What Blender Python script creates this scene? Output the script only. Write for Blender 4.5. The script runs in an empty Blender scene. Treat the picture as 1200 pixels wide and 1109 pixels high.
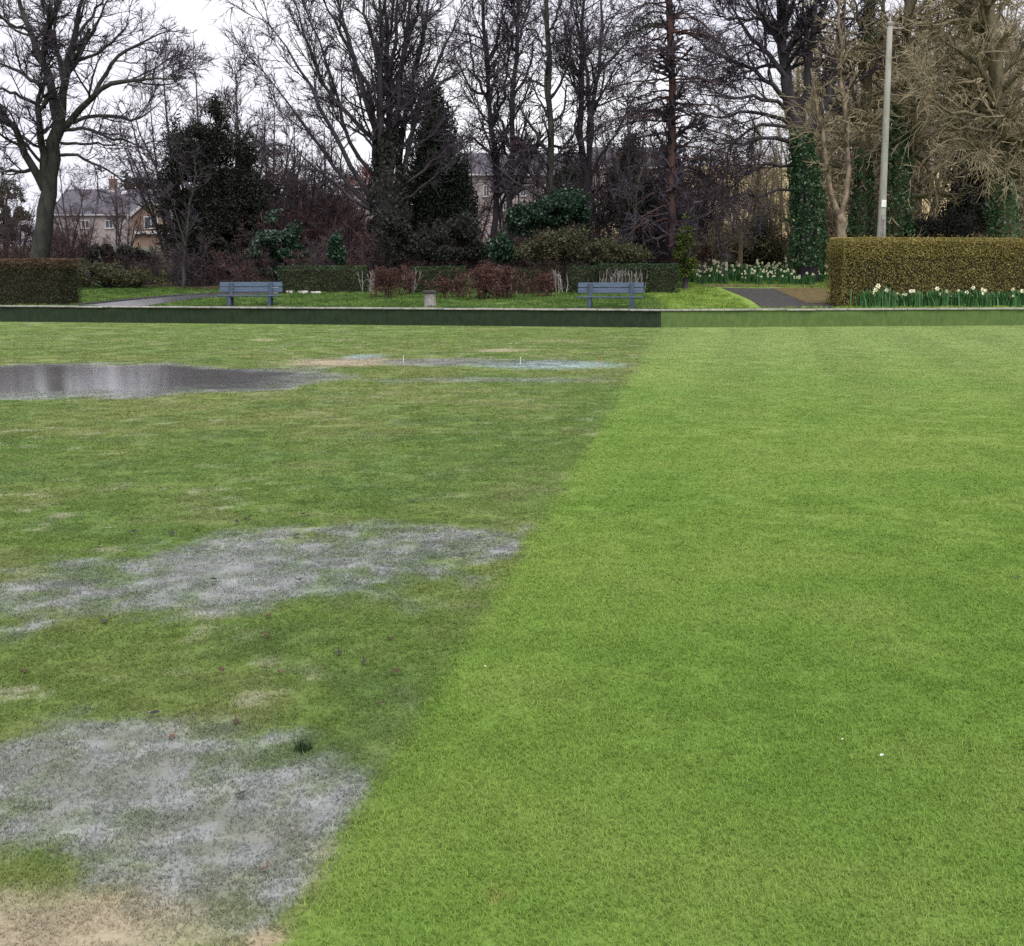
import bpy, math, random
import numpy as np

# ------------------------------------------------------------------ camera, sky, sun, exposure
SC = bpy.context.scene
COL = SC.collection
R = math.radians
F_PX, CX, CY = 1400.0, 600.0, 554.5          # focal length and centre in photo pixels (1200 x 1109)
HOR = 319.0                                   # the eye-level line
CAM = np.array([0.0, 0.0, 1.6])
PITCH = math.atan((CY - HOR) / F_PX)
cam = bpy.data.objects.new('camera', bpy.data.cameras.new('camera'))
COL.objects.link(cam); SC.camera = cam
cam.location = CAM; cam.rotation_euler = (math.pi / 2 - PITCH, 0, 0)
cam.data.sensor_fit = 'HORIZONTAL'; cam.data.sensor_width = 36
cam.data.lens = 36 * F_PX / 1200; cam.data.clip_end = 3000; cam.data.clip_start = 0.05

SUN_EL, SUN_AZ = 56, 165                      # high behind the viewer, veiled by cloud
W = bpy.data.worlds.new('World'); SC.world = W; W.use_nodes = True
nt = W.node_tree; nt.nodes.clear()
def nn(nt, t, **k):
    n = nt.nodes.new(t)
    for a, b in k.items(): setattr(n, a, b)
    return n
o_ = nn(nt, 'ShaderNodeOutputWorld'); bg = nn(nt, 'ShaderNodeBackground'); bg.inputs[1].default_value = 0.10
sky = nn(nt, 'ShaderNodeTexSky', sky_type='NISHITA'); sky.sun_disc = False
sky.sun_elevation = R(SUN_EL); sky.sun_rotation = R(SUN_AZ); sky.dust_density = 4
hs = nn(nt, 'ShaderNodeHueSaturation'); hs.inputs['Saturation'].default_value = 0.25
tc = nn(nt, 'ShaderNodeTexCoord'); mp = nn(nt, 'ShaderNodeMapping'); mp.inputs['Scale'].default_value = (1, 1, 2.2); mp.inputs['Location'].default_value = (0.55, 0.2, 0)
ns = nn(nt, 'ShaderNodeTexNoise'); ns.inputs['Scale'].default_value = 2.1; ns.inputs['Detail'].default_value = 4; ns.inputs['Roughness'].default_value = 0.45
rp = nn(nt, 'ShaderNodeValToRGB'); e = rp.color_ramp.elements
e[0].position = 0.33; e[0].color = (0.62, 0.615, 0.72, 1); e[1].position = 0.68; e[1].color = (0.98, 0.975, 1.0, 1)
sc_ = nn(nt, 'ShaderNodeVectorMath', operation='SCALE'); sc_.inputs['Scale'].default_value = 6.7
mx = nn(nt, 'ShaderNodeMixRGB'); mx.inputs[0].default_value = 0.85
L = nt.links.new
L(tc.outputs['Generated'], mp.inputs[0]); L(mp.outputs[0], ns.inputs['Vector']); L(ns.outputs[0], rp.inputs[0])
L(rp.outputs[0], sc_.inputs[0]); L(sky.outputs[0], hs.inputs['Color']); L(hs.outputs[0], mx.inputs[1]); L(sc_.outputs[0], mx.inputs[2])
L(mx.outputs[0], bg.inputs[0]); L(bg.outputs[0], o_.inputs[0])

sl = bpy.data.lights.new('sun', 'SUN'); sl.energy = 1.5; sl.angle = R(45); sl.color = (1, 0.96, 0.9)
sun = bpy.data.objects.new('sun', sl); COL.objects.link(sun)
sun.rotation_euler = (R(90 - SUN_EL), 0, R(180 - SUN_AZ)); sun.location = (-10, 20, 40)
SC.view_settings.view_transform = 'Standard'; SC.view_settings.look = 'None'
SC.view_settings.gamma = 1; SC.view_settings.use_curve_mapping = False
SC.view_settings.exposure = 1.12
SC.cycles.use_denoising = False
SC.cycles.max_bounces = 6; SC.cycles.transparent_max_bounces = 12

# ------------------------------------------------------------------ helpers
rng = np.random.default_rng(7)
random.seed(7)
FWD = np.array([0, math.cos(PITCH), -math.sin(PITCH)]); UPV = np.array([0, math.sin(PITCH), math.cos(PITCH)])
def px(x, y, Y):
    d = np.array([(x - CX) / F_PX, 0, 0]) - UPV * (y - CY) / F_PX + FWD
    return CAM + d * (Y / d[1])
def mpp(Y): return Y / F_PX                   # metres per photo pixel at distance Y

def hash2(ix, iy, seed):
    h = (ix.astype(np.int64) * 374761393 + iy.astype(np.int64) * 668265263 + seed * 974634721) & 0xffffffff
    h = ((h ^ (h >> 13)) * 1274126177) & 0xffffffff
    return ((h ^ (h >> 16)) & 0xffff) / 65535.0
def vnoise(x, y, seed=0):
    x = np.asarray(x, float); y = np.asarray(y, float)
    ix = np.floor(x); iy = np.floor(y); fx = x - ix; fy = y - iy
    fx = fx * fx * (3 - 2 * fx); fy = fy * fy * (3 - 2 * fy)
    a = hash2(ix, iy, seed); b = hash2(ix + 1, iy, seed); c = hash2(ix, iy + 1, seed); d = hash2(ix + 1, iy + 1, seed)
    return (a * (1 - fx) + b * fx) * (1 - fy) + (c * (1 - fx) + d * fx) * fy
def fbm(x, y, scale=1.0, octv=4, seed=0):
    s = 0; a = 1; t = 0; f = 1 / scale
    for k in range(octv):
        s = s + a * vnoise(np.asarray(x) * f + 17.3 * k, np.asarray(y) * f - 9.1 * k, seed + k); t += a; a *= 0.55; f *= 2.03
    return s / t
def smooth(a, b, x):
    t = np.clip((np.asarray(x, float) - a) / (b - a), 0, 1); return t * t * (3 - 2 * t)

def mesh_np(name, V, F, col=None, smooth_=False):
    me = bpy.data.meshes.new(name)
    V = np.asarray(V, np.float32); F = np.asarray(F, np.int32); k = F.shape[1]
    me.vertices.add(len(V)); me.vertices.foreach_set('co', V.ravel())
    me.loops.add(F.size); me.loops.foreach_set('vertex_index', F.ravel())
    me.polygons.add(len(F)); me.polygons.foreach_set('loop_start', np.arange(len(F), dtype=np.int32) * k)
    me.polygons.foreach_set('loop_total', np.full(len(F), k, np.int32))
    if smooth_: me.polygons.foreach_set('use_smooth', np.ones(len(F), bool))
    if col is not None:
        at = me.attributes.new('col', 'FLOAT_COLOR', 'POINT')
        c = np.ones((len(V), 4), np.float32); c[:, :col.shape[1]] = col; at.data.foreach_set('color', c.ravel())
    me.update(calc_edges=True); me.validate()
    return me
def link(name, me, mat, parent=None, loc=None):
    o = bpy.data.objects.new(name, me); COL.objects.link(o)
    if me is not None and mat is not None and not me.materials: me.materials.append(mat)
    if parent is not None: o.parent = parent
    if loc is not None: o.location = loc
    return o
def tag(o, label, cat, group=None):
    o['label'] = label; o['category'] = cat
    if group: o['group'] = group
    return o
def thing(name, label, cat, loc, group=None, rz=0):
    o = bpy.data.objects.new(name, None); COL.objects.link(o); o.empty_display_size = 0.2
    o.location = loc; o.rotation_euler = (0, 0, rz)
    return tag(o, label, cat, group)
def structure(o): o['kind'] = 'structure'; return o
def copy_tree(o, parent=None):
    c = o.copy(); COL.objects.link(c); c.parent = parent
    for ch in list(o.children): copy_tree(ch, c)
    return c

class MB:                                      # a small collector of boxes and prisms: one part
    def __init__(s): s.V = []; s.F = []
    def add(s, V, F):
        n = len(s.V); s.V += [tuple(v) for v in V]; s.F += [tuple(i + n for i in f) for f in F]; return s
    def box(s, x0, x1, y0, y1, z0, z1, b=0.0):
        if b <= 0:
            V = [(x, y, z) for z in (z0, z1) for y in (y0, y1) for x in (x0, x1)]
            return s.add(V, [(0, 2, 3, 1), (4, 5, 7, 6), (0, 1, 5, 4), (2, 6, 7, 3), (0, 4, 6, 2), (1, 3, 7, 5)])
        V = []                                 # chamfered box
        for z, i in ((z0, b), (z0 + b, 0), (z1 - b, 0), (z1, b)):
            c = b if i == 0 else b
            V += [(x0 + i + c, y0 + i, z), (x1 - i - c, y0 + i, z), (x1 - i, y0 + i + c, z), (x1 - i, y1 - i - c, z),
                  (x1 - i - c, y1 - i, z), (x0 + i + c, y1 - i, z), (x0 + i, y1 - i - c, z), (x0 + i, y0 + i + c, z)]
        F = [tuple(range(7, -1, -1)), tuple(range(24, 32))]
        for k in range(3):
            for j in range(8):
                a = k * 8 + j; c = k * 8 + (j + 1) % 8; F.append((a, c, c + 8, a + 8))
        return s.add(V, F)
    def lathe(s, prof, n=16, cx=0, cy=0):
        V = [(cx + r * math.cos(2 * math.pi * j / n), cy + r * math.sin(2 * math.pi * j / n), z) for r, z in prof for j in range(n)]
        F = [(k * n + j, k * n + (j + 1) % n, (k + 1) * n + (j + 1) % n, (k + 1) * n + j) for k in range(len(prof) - 1) for j in range(n)]
        F += [tuple(range(n - 1, -1, -1)), tuple((len(prof) - 1) * n + j for j in range(n))]
        return s.add(V, F)
    def build(s, name, mat, parent=None, loc=None, sm=False):
        me = bpy.data.meshes.new(name); me.from_pydata(s.V, [], s.F); me.update()
        if sm: me.polygons.foreach_set('use_smooth', [True] * len(me.polygons))
        return link(name, me, mat, parent, loc)

# ------------------------------------------------------------------ materials
def new_mat(name):
    m = bpy.data.materials.new(name); m.use_nodes = True; t = m.node_tree; t.nodes.clear()
    out = nn(t, 'ShaderNodeOutputMaterial'); p = nn(t, 'ShaderNodeBsdfPrincipled'); t.links.new(p.outputs[0], out.inputs[0])
    return m, t, p, out
def noisy(name, c1, c2, scale=4, rough=0.8, bump=0.3, detail=6, stretch=(1, 1, 1), lo=0.35, hi=0.65, spec=0.3, bdist=0.02):
    m, t, p, out = new_mat(name); l = t.links.new
    tc = nn(t, 'ShaderNodeTexCoord'); mp = nn(t, 'ShaderNodeMapping'); mp.inputs['Scale'].default_value = stretch
    n = nn(t, 'ShaderNodeTexNoise'); n.inputs['Scale'].default_value = scale; n.inputs['Detail'].default_value = detail; n.inputs['Roughness'].default_value = 0.65
    r = nn(t, 'ShaderNodeValToRGB'); e = r.color_ramp.elements
    e[0].position = lo; e[1].position = hi; e[0].color = (*c1, 1); e[1].color = (*c2, 1)
    b = nn(t, 'ShaderNodeBump'); b.inputs['Strength'].default_value = bump; b.inputs['Distance'].default_value = bdist
    l(tc.outputs['Object'], mp.inputs[0]); l(mp.outputs[0], n.inputs['Vector']); l(n.outputs[0], r.inputs[0]); l(r.outputs[0], p.inputs['Base Color'])
    l(n.outputs[0], b.inputs['Height']); l(b.outputs[0], p.inputs['Normal'])
    p.inputs['Roughness'].default_value = rough; p.inputs['Specular IOR Level'].default_value = spec
    return m
def leafy(name, c1, c2, c3=None, rough=0.6, trans=0.25, spec=0.3):
    m, t, p, out = new_mat(name); l = t.links.new
    g = nn(t, 'ShaderNodeNewGeometry'); r = nn(t, 'ShaderNodeValToRGB'); e = r.color_ramp.elements
    e[0].color = (*c1, 1); e[1].color = (*c2, 1)
    if c3: x = e.new(0.88); x.color = (*c2, 1); e[-1].color = (*c3, 1)
    tr = nn(t, 'ShaderNodeBsdfTranslucent'); mx = nn(t, 'ShaderNodeMixShader'); mx.inputs[0].default_value = trans
    tc = nn(t, 'ShaderNodeTexCoord'); nz = nn(t, 'ShaderNodeTexNoise'); nz.inputs['Scale'].default_value = 1.6; nz.inputs['Detail'].default_value = 3; l(tc.outputs['Object'], nz.inputs['Vector'])
    m1 = nn(t, 'ShaderNodeMath', operation='MULTIPLY_ADD'); m1.inputs[1].default_value = 1.5; m1.inputs[2].default_value = -0.72; l(nz.outputs[0], m1.inputs[0])
    m2 = nn(t, 'ShaderNodeMath', operation='MULTIPLY_ADD'); m2.inputs[1].default_value = 0.8; m2.use_clamp = True; l(g.outputs['Random Per Island'], m2.inputs[0]); l(m1.outputs[0], m2.inputs[2])
    m2.inputs[1].default_value = 0.9
    l(m2.outputs[0], r.inputs[0]); l(r.outputs[0], p.inputs['Base Color']); l(r.outputs[0], tr.inputs[0])
    l(p.outputs[0], mx.inputs[1]); l(tr.outputs[0], mx.inputs[2]); l(mx.outputs[0], out.inputs[0])
    p.inputs['Roughness'].default_value = rough; p.inputs['Specular IOR Level'].default_value = spec
    return m
def flat(name, c, rough=0.5, spec=0.5):
    return noisy(name, tuple(v * 0.86 for v in c), tuple(min(1, v * 1.1) for v in c), 9, rough, 0.08, 5, spec=spec)

M = {}
M['bark_grey'] = noisy('bark_grey', (0.016, 0.015, 0.015), (0.052, 0.054, 0.044), 3.2, 0.9, 0.8, 8, (1, 1, 0.4))
M['bark_dark'] = noisy('bark_dark', (0.022, 0.019, 0.024), (0.058, 0.051, 0.058), 3, 0.9, 0.7, 8, (1, 1, 0.4))
M['bark_red'] = noisy('bark_red', (0.040, 0.020, 0.018), (0.085, 0.045, 0.040), 3, 0.9, 0.8, 8, (1, 1, 0.4))
M['bark_pale'] = noisy('bark_pale', (0.07, 0.052, 0.038), (0.28, 0.22, 0.16), 3.5, 0.85, 0.8, 8, (1, 1, 0.7), 0.4, 0.62)
M['bark_olive'] = noisy('bark_olive', (0.065, 0.055, 0.035), (0.17, 0.145, 0.09), 3, 0.9, 0.7, 8, (1, 1, 0.4))
M['twig_dark'] = noisy('twig_dark', (0.033, 0.026, 0.037), (0.068, 0.055, 0.071), 1.2, 0.9, 0, 3)  # purplish tint paints the dusky light of the left half into the twigs
M['twig_red'] = noisy('twig_red', (0.050, 0.024, 0.024), (0.10, 0.055, 0.05), 1.0, 0.9, 0, 3)
M['twig_mauve'] = noisy('twig_mauve', (0.042, 0.030, 0.036), (0.085, 0.062, 0.066), 1.0, 0.9, 0, 3)
M['twig_olive'] = noisy('twig_olive', (0.13, 0.107, 0.070), (0.31, 0.26, 0.165), 0.8, 0.9, 0, 3)  # pale warm tone paints the brighter light of the right half into the twigs
M['yew'] = leafy('yew', (0.012, 0.014, 0.011), (0.034, 0.036, 0.028), (0.06, 0.055, 0.048))
M['cypress'] = leafy('cypress', (0.012, 0.020, 0.012), (0.032, 0.044, 0.026), (0.05, 0.055, 0.04))
M['holly'] = leafy('holly', (0.008, 0.022, 0.012), (0.022, 0.060, 0.030), (0.05, 0.09, 0.06), 0.35, 0.15, 0.5)
M['bramble'] = leafy('bramble', (0.030, 0.030, 0.014), (0.075, 0.075, 0.035), (0.13, 0.12, 0.07))
M['moss_bush'] = leafy('moss_bush', (0.035, 0.055, 0.008), (0.085, 0.12, 0.02))
M['ivy'] = leafy('ivy', (0.014, 0.048, 0.016), (0.042, 0.115, 0.038), (0.09, 0.18, 0.085), 0.35, 0.15, 0.5)
M['hedge_dark'] = leafy('hedge_dark', (0.020, 0.022, 0.010), (0.052, 0.056, 0.026), (0.085, 0.075, 0.045))
M['hedge_brown'] = leafy('hedge_brown', (0.06, 0.035, 0.022), (0.13, 0.075, 0.045))
M['hedge_green'] = leafy('hedge_green', (0.018, 0.034, 0.014), (0.048, 0.085, 0.032), (0.085, 0.12, 0.05))
M['hedge_olive'] = leafy('hedge_olive', (0.145, 0.122, 0.036), (0.26, 0.215, 0.066), (0.34, 0.28, 0.105))
M['hedge_top'] = leafy('hedge_top', (0.18, 0.15, 0.045), (0.34, 0.28, 0.085))  # paler leaf tone for the top and upper edges
M['hedge_core'] = noisy('hedge_core', (0.012, 0.011, 0.007), (0.03, 0.028, 0.014), 6, 0.95, 0.5)
M['red_leaf'] = leafy('red_leaf', (0.055, 0.024, 0.020), (0.12, 0.055, 0.045), (0.32, 0.27, 0.22))
M['daff_leaf'] = leafy('daff_leaf', (0.040, 0.115, 0.038), (0.105, 0.25, 0.085), None, 0.5, 0.3)
M['daff_white'] = flat('daff_white', (0.80, 0.80, 0.68), 0.6)
M['daff_yellow'] = flat('daff_yellow', (0.70, 0.60, 0.22), 0.6)
M['bench'] = noisy('bench', (0.040, 0.066, 0.108), (0.082, 0.118, 0.175), 5, 0.55, 0.25, 7, (0.6, 6, 6))
M['bench_dark'] = noisy('bench_dark', (0.030, 0.046, 0.075), (0.062, 0.085, 0.125), 5, 0.6, 0.25, 7, (4, 4, 1))
M['concrete'] = noisy('concrete', (0.16, 0.15, 0.145), (0.30, 0.285, 0.275), 8, 0.85, 0.4)
M['coping'] = noisy('coping', (0.17, 0.165, 0.16), (0.36, 0.34, 0.32), 5, 0.85, 0.4)
M['slab_dark'] = noisy('slab_dark', (0.025, 0.025, 0.027), (0.06, 0.058, 0.06), 5, 0.7, 0.4)
M['face_dark'] = noisy('face_dark', (0.008, 0.017, 0.008), (0.020, 0.034, 0.016), 9, 0.9, 0.6, 10, (1, 1, 0.45), 0.3, 0.7)
M['face_green'] = noisy('face_green', (0.055, 0.098, 0.026), (0.098, 0.15, 0.042), 9, 0.9, 0.6, 10, (1, 1, 0.45), 0.3, 0.7)
M['asphalt'] = noisy('asphalt', (0.026, 0.024, 0.024), (0.062, 0.057, 0.056), 10, 0.6, 0.4)
M['asphalt_wet'] = noisy('asphalt_wet', (0.05, 0.05, 0.056), (0.10, 0.10, 0.11), 3, 0.28, 0.3, spec=0.6)
M['moss'] = noisy('moss', (0.055, 0.052, 0.022), (0.15, 0.105, 0.038), 6, 0.95, 0.5)
M['pole'] = noisy('pole', (0.19, 0.19, 0.165), (0.33, 0.325, 0.285), 2.2, 0.8, 0.3, 8, (1, 1, 0.35))
M['white'] = flat('white', (0.72, 0.71, 0.69), 0.6)
M['trim'] = flat('trim', (0.40, 0.39, 0.41), 0.6)
M['red_plastic'] = flat('red_plastic', (0.45, 0.03, 0.03), 0.4)
M['wood_post'] = noisy('wood_post', (0.09, 0.068, 0.04), (0.19, 0.145, 0.085), 4, 0.85, 0.5, 8, (2, 2, 0.3))
M['slate'] = noisy('slate', (0.060, 0.056, 0.070), (0.098, 0.090, 0.112), 3, 0.7, 0.3, 6, (1, 1, 3))
M['tile_red'] = noisy('tile_red', (0.12, 0.055, 0.05), (0.19, 0.09, 0.078), 3, 0.8, 0.3, 6, (1, 1, 3))
M['render_cream'] = noisy('render_cream', (0.20, 0.17, 0.165), (0.30, 0.265, 0.26), 1.5, 0.9, 0.15)
M['brick_brown'] = noisy('brick_brown', (0.13, 0.085, 0.07), (0.22, 0.15, 0.12), 5, 0.9, 0.3)
M['brick_red'] = noisy('brick_red', (0.15, 0.05, 0.052), (0.23, 0.085, 0.082), 6, 0.9, 0.3)
m, t, p, out = new_mat('window_glass'); p.inputs['Base Color'].default_value = (0.03, 0.035, 0.045, 1); p.inputs['Roughness'].default_value = 0.08; M['glass'] = m
M['stem_white'] = noisy('stem_white', (0.14, 0.125, 0.12), (0.34, 0.31, 0.30), 5, 0.85, 0.2)
M['stone_white'] = noisy('stone_white', (0.36, 0.34, 0.33), (0.60, 0.57, 0.55), 6, 0.85, 0.4)
M['dead_leaf'] = leafy('dead_leaf', (0.035, 0.020, 0.012), (0.085, 0.045, 0.022), None, 0.5, 0.1)
M['dead_leaf_red'] = leafy('dead_leaf_red', (0.10, 0.042, 0.028), (0.15, 0.075, 0.05), None, 0.5, 0.1)
M['dark_leaf'] = leafy('dark_leaf', (0.012, 0.010, 0.010), (0.03, 0.024, 0.02), None, 0.4, 0.05)

def col_mat(name, kind, rough=0.85, fine=None, bump=0.5, spec=0.2):
    m, t, p, out = new_mat(name); l = t.links.new
    a = nn(t, 'ShaderNodeAttribute'); a.attribute_name = 'col'; a.attribute_type = kind
    c = a.outputs['Color']
    if fine:
        tc = nn(t, 'ShaderNodeNewGeometry'); prev = None
        n1 = nn(t, 'ShaderNodeTexNoise'); n1.inputs['Scale'].default_value = fine[0]; n1.inputs['Detail'].default_value = 5; n1.inputs['Roughness'].default_value = 0.7
        l(tc.outputs['Position'], n1.inputs['Vector'])
        mr = nn(t, 'ShaderNodeMapRange'); mr.inputs[1].default_value = 0.28; mr.inputs[2].default_value = 0.72
        mr.inputs[3].default_value = 1 - fine[1]; mr.inputs[4].default_value = 1 + fine[1]
        l(n1.outputs[0], mr.inputs[0])
        v = nn(t, 'ShaderNodeVectorMath', operation='SCALE'); l(c, v.inputs[0]); l(mr.outputs[0], v.inputs['Scale']); c = v.outputs[0]
        b = nn(t, 'ShaderNodeBump'); b.inputs['Strength'].default_value = bump; b.inputs['Distance'].default_value = 0.012
        l(n1.outputs[0], b.inputs['Height']); l(b.outputs[0], p.inputs['Normal'])
    l(c, p.inputs['Base Color']); p.inputs['Roughness'].default_value = rough; p.inputs['Specular IOR Level'].default_value = spec
    return m, t, p, out
M['turf'] = col_mat('turf', 'GEOMETRY', 0.9, (60, 0.25), 0.6)[0]
M['ground'] = col_mat('ground', 'GEOMETRY', 0.95, (5, 0.35), 0.8)[0]
m, t, p, out = col_mat('grass_blade', 'INSTANCER', 0.7)
g = nn(t, 'ShaderNodeNewGeometry'); mr = nn(t, 'ShaderNodeMapRange'); mr.inputs[3].default_value = 0.80; mr.inputs[4].default_value = 1.30
v = nn(t, 'ShaderNodeVectorMath', operation='SCALE'); a = [n for n in t.nodes if n.type == 'ATTRIBUTE'][0]
t.links.new(g.outputs['Random Per Island'], mr.inputs[0]); t.links.new(a.outputs['Color'], v.inputs[0]); t.links.new(mr.outputs[0], v.inputs['Scale'])
tr = nn(t, 'ShaderNodeBsdfTranslucent'); ms = nn(t, 'ShaderNodeMixShader'); ms.inputs[0].default_value = 0.35
t.links.new(v.outputs[0], p.inputs['Base Color']); t.links.new(v.outputs[0], tr.inputs[0])
t.links.new(p.outputs[0], ms.inputs[1]); t.links.new(tr.outputs[0], ms.inputs[2]); t.links.new(ms.outputs[0], out.inputs[0])
M['blade'] = m
# still shallow water: mirror by Fresnel, clear below, broken up at its rim by the attribute + fine noise
m = bpy.data.materials.new('standing_water'); m.use_nodes = True; t = m.node_tree; t.nodes.clear(); l = t.links.new
out = nn(t, 'ShaderNodeOutputMaterial'); gl = nn(t, 'ShaderNodeBsdfGlossy'); gl.inputs['Roughness'].default_value = 0.11
tr = nn(t, 'ShaderNodeBsdfTransparent'); fr = nn(t, 'ShaderNodeFresnel'); fr.inputs[0].default_value = 1.36
tr.inputs[0].default_value = (0.90, 0.90, 0.90, 1)
a = nn(t, 'ShaderNodeAttribute'); a.attribute_name = 'col'; geo = nn(t, 'ShaderNodeNewGeometry')
n1 = nn(t, 'ShaderNodeTexNoise'); n1.inputs['Scale'].default_value = 16; n1.inputs['Detail'].default_value = 5; n1.inputs['Roughness'].default_value = 0.7
n2 = nn(t, 'ShaderNodeTexNoise'); n2.inputs['Scale'].default_value = 7; n2.inputs['Detail'].default_value = 3
bm_ = nn(t, 'ShaderNodeBump'); bm_.inputs['Strength'].default_value = 0.035; bm_.inputs['Distance'].default_value = 0.02
l(geo.outputs['Position'], n1.inputs['Vector']); l(geo.outputs['Position'], n2.inputs['Vector']); l(n2.outputs[0], bm_.inputs['Height']); l(bm_.outputs[0], gl.inputs['Normal'])
ad = nn(t, 'ShaderNodeMath', operation='ADD'); sp = nn(t, 'ShaderNodeSeparateColor'); l(a.outputs['Color'], sp.inputs[0]); l(sp.outputs[0], ad.inputs[0]); l(n1.outputs[0], ad.inputs[1])
mr = nn(t, 'ShaderNodeMapRange'); mr.inputs[1].default_value = 0.82; mr.inputs[2].default_value = 1.30; l(ad.outputs[0], mr.inputs[0])
wet = nn(t, 'ShaderNodeMixShader'); l(fr.outputs[0], wet.inputs[0]); l(tr.outputs[0], wet.inputs[1]); l(gl.outputs[0], wet.inputs[2])
dry = nn(t, 'ShaderNodeBsdfTransparent'); fin = nn(t, 'ShaderNodeMixShader'); l(mr.outputs[0], fin.inputs[0]); l(dry.outputs[0], fin.inputs[1]); l(wet.outputs[0], fin.inputs[2]); l(fin.outputs[0], out.inputs[0])
M['water'] = m

# ------------------------------------------------------------------ terrain
XJ = 4.35                                      # where the two runs of the bank wall meet
def wallY(x):
    x = np.asarray(x, float)
    return 35.15 + np.where(x < XJ, (XJ - x) * 0.20, (x - XJ) * 0.13)
SP = np.array([-1, 0.25, 1.5, 8, 13, 20, 30, 45, 85, 160, 900]); SZ = np.array([0.47, 0.47, 0.50, 0.80, 1.06, 2.0, 2.7, 3.2, 4.2, 5.0, 6.0])
def gz(x, y):
    x = np.asarray(x, float); y = np.asarray(y, float)
    s = y - wallY(np.clip(x, -26, 26))
    z = np.interp(s, SP, SZ)
    hill = smooth(2, 26, x) * smooth(75, 190, y) * 12.5 + smooth(2, 60, x) * smooth(190, 420, y) * 10
    n = (fbm(x, y, 7, 3, 3) - 0.5) * 0.25 * smooth(6, 16, s)
    return np.where(s < 0.42, -0.15, z + hill + n)
def hit(x, y, y0=30):
    Ys = np.arange(y0, 300, 0.05); d = px(x, y, 1.0) - CAM
    P = CAM + d[None, :] * Ys[:, None]
    k = np.argmax((P[:, 2] <= gz(P[:, 0], P[:, 1])) & (Ys > wallY(P[:, 0]) + 0.43))
    return P[k]
def on(x, Y):                                  # ground point under photo column x at distance Y
    X = (x - CX) / F_PX * Y / 1.0
    d = px(x, HOR, 1.0); X = d[0] * Y
    return np.array([X, Y, float(gz(X, Y))])
def groundpt(x, y):                            # on the green, z = 0
    d = px(x, y, 1.0) - CAM; k = -CAM[2] / d[2]; return CAM + d * k

GA = groundpt(332, 1109); GB = groundpt(777, 383)       # the edge between the flooded and the renovated turf
gd = (GB - GA)[:2]; gd /= np.linalg.norm(gd); gn = np.array([gd[1], -gd[0]])
def side(x, y):                                # > 0 on the renovated half
    return (x - GA[0]) * gn[0] + (y - GA[1]) * gn[1]

def patch(x, y, x0, x1, y0, y1, soft=0.5, seed=1, amp=0.55, sc=1.0):
    """soft-edged patch from photo-pixel bounds on the green"""
    c0 = groundpt((x0 + x1) / 2, y0); c1 = groundpt((x0 + x1) / 2, y1); ym = (c0[1] + c1[1]) / 2; ry = abs(c0[1] - c1[1]) / 2
    xa = (x0 - CX) / F_PX * ym; xb = (x1 - CX) / F_PX * ym; xm = (xa + xb) / 2; rx = (xb - xa) / 2
    d = np.sqrt(((x - xm) / rx) ** 2 + ((y - ym) / ry) ** 2) + (fbm(x, y, sc, 4, seed) - 0.5) * amp * 2
    return 1 - smooth(1 - soft, 1 + soft * 0.4, d)
def water_mask(x, y):
    w = patch(x, y, -260, 400, 425, 472, 0.5, 11, 0.30, 1.2) * 1.0
    w = np.maximum(w, patch(x, y, 240, 430, 433, 452, 0.9, 12, 0.4, 0.8) * 0.62)
    w = np.maximum(w, patch(x, y, 390, 770, 440, 452, 0.8, 13, 0.6, 1.0) * 0.42)
    w = np.maximum(w, patch(x, y, 380, 740, 419, 431, 0.7, 19, 0.5, 1.0) * 0.50)
    w = np.maximum(w, patch(x, y, 80, 430, 618, 742, 0.9, 14, 0.36, 0.4) * 0.74)
    w = np.maximum(w, patch(x, y, 40, 680, 604, 735, 0.9, 24, 0.34, 0.4) * 0.56)
    w = np.maximum(w, patch(x, y, 250, 720, 606, 690, 0.9, 15, 0.36, 0.5) * 0.60)
    w = np.maximum(w, patch(x, y, -120, 260, 640, 760, 0.9, 16, 0.45, 0.4) * 0.52)
    w = np.maximum(w, patch(x, y, -220, 380, 830, 1020, 0.8, 17, 0.36, 0.2) * 0.66)
    w = np.maximum(w, patch(x, y, 20, 560, 870, 1140, 0.8, 18, 0.36, 0.2) * 0.70)
    w = np.where(y < 12, w * (0.70 + 0.60 * smooth(0.25, 0.75, fbm(x, y * 0.6, 0.10, 3, 27))), w)
    return w * smooth(0.02, -0.10, side(x, y))
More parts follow.
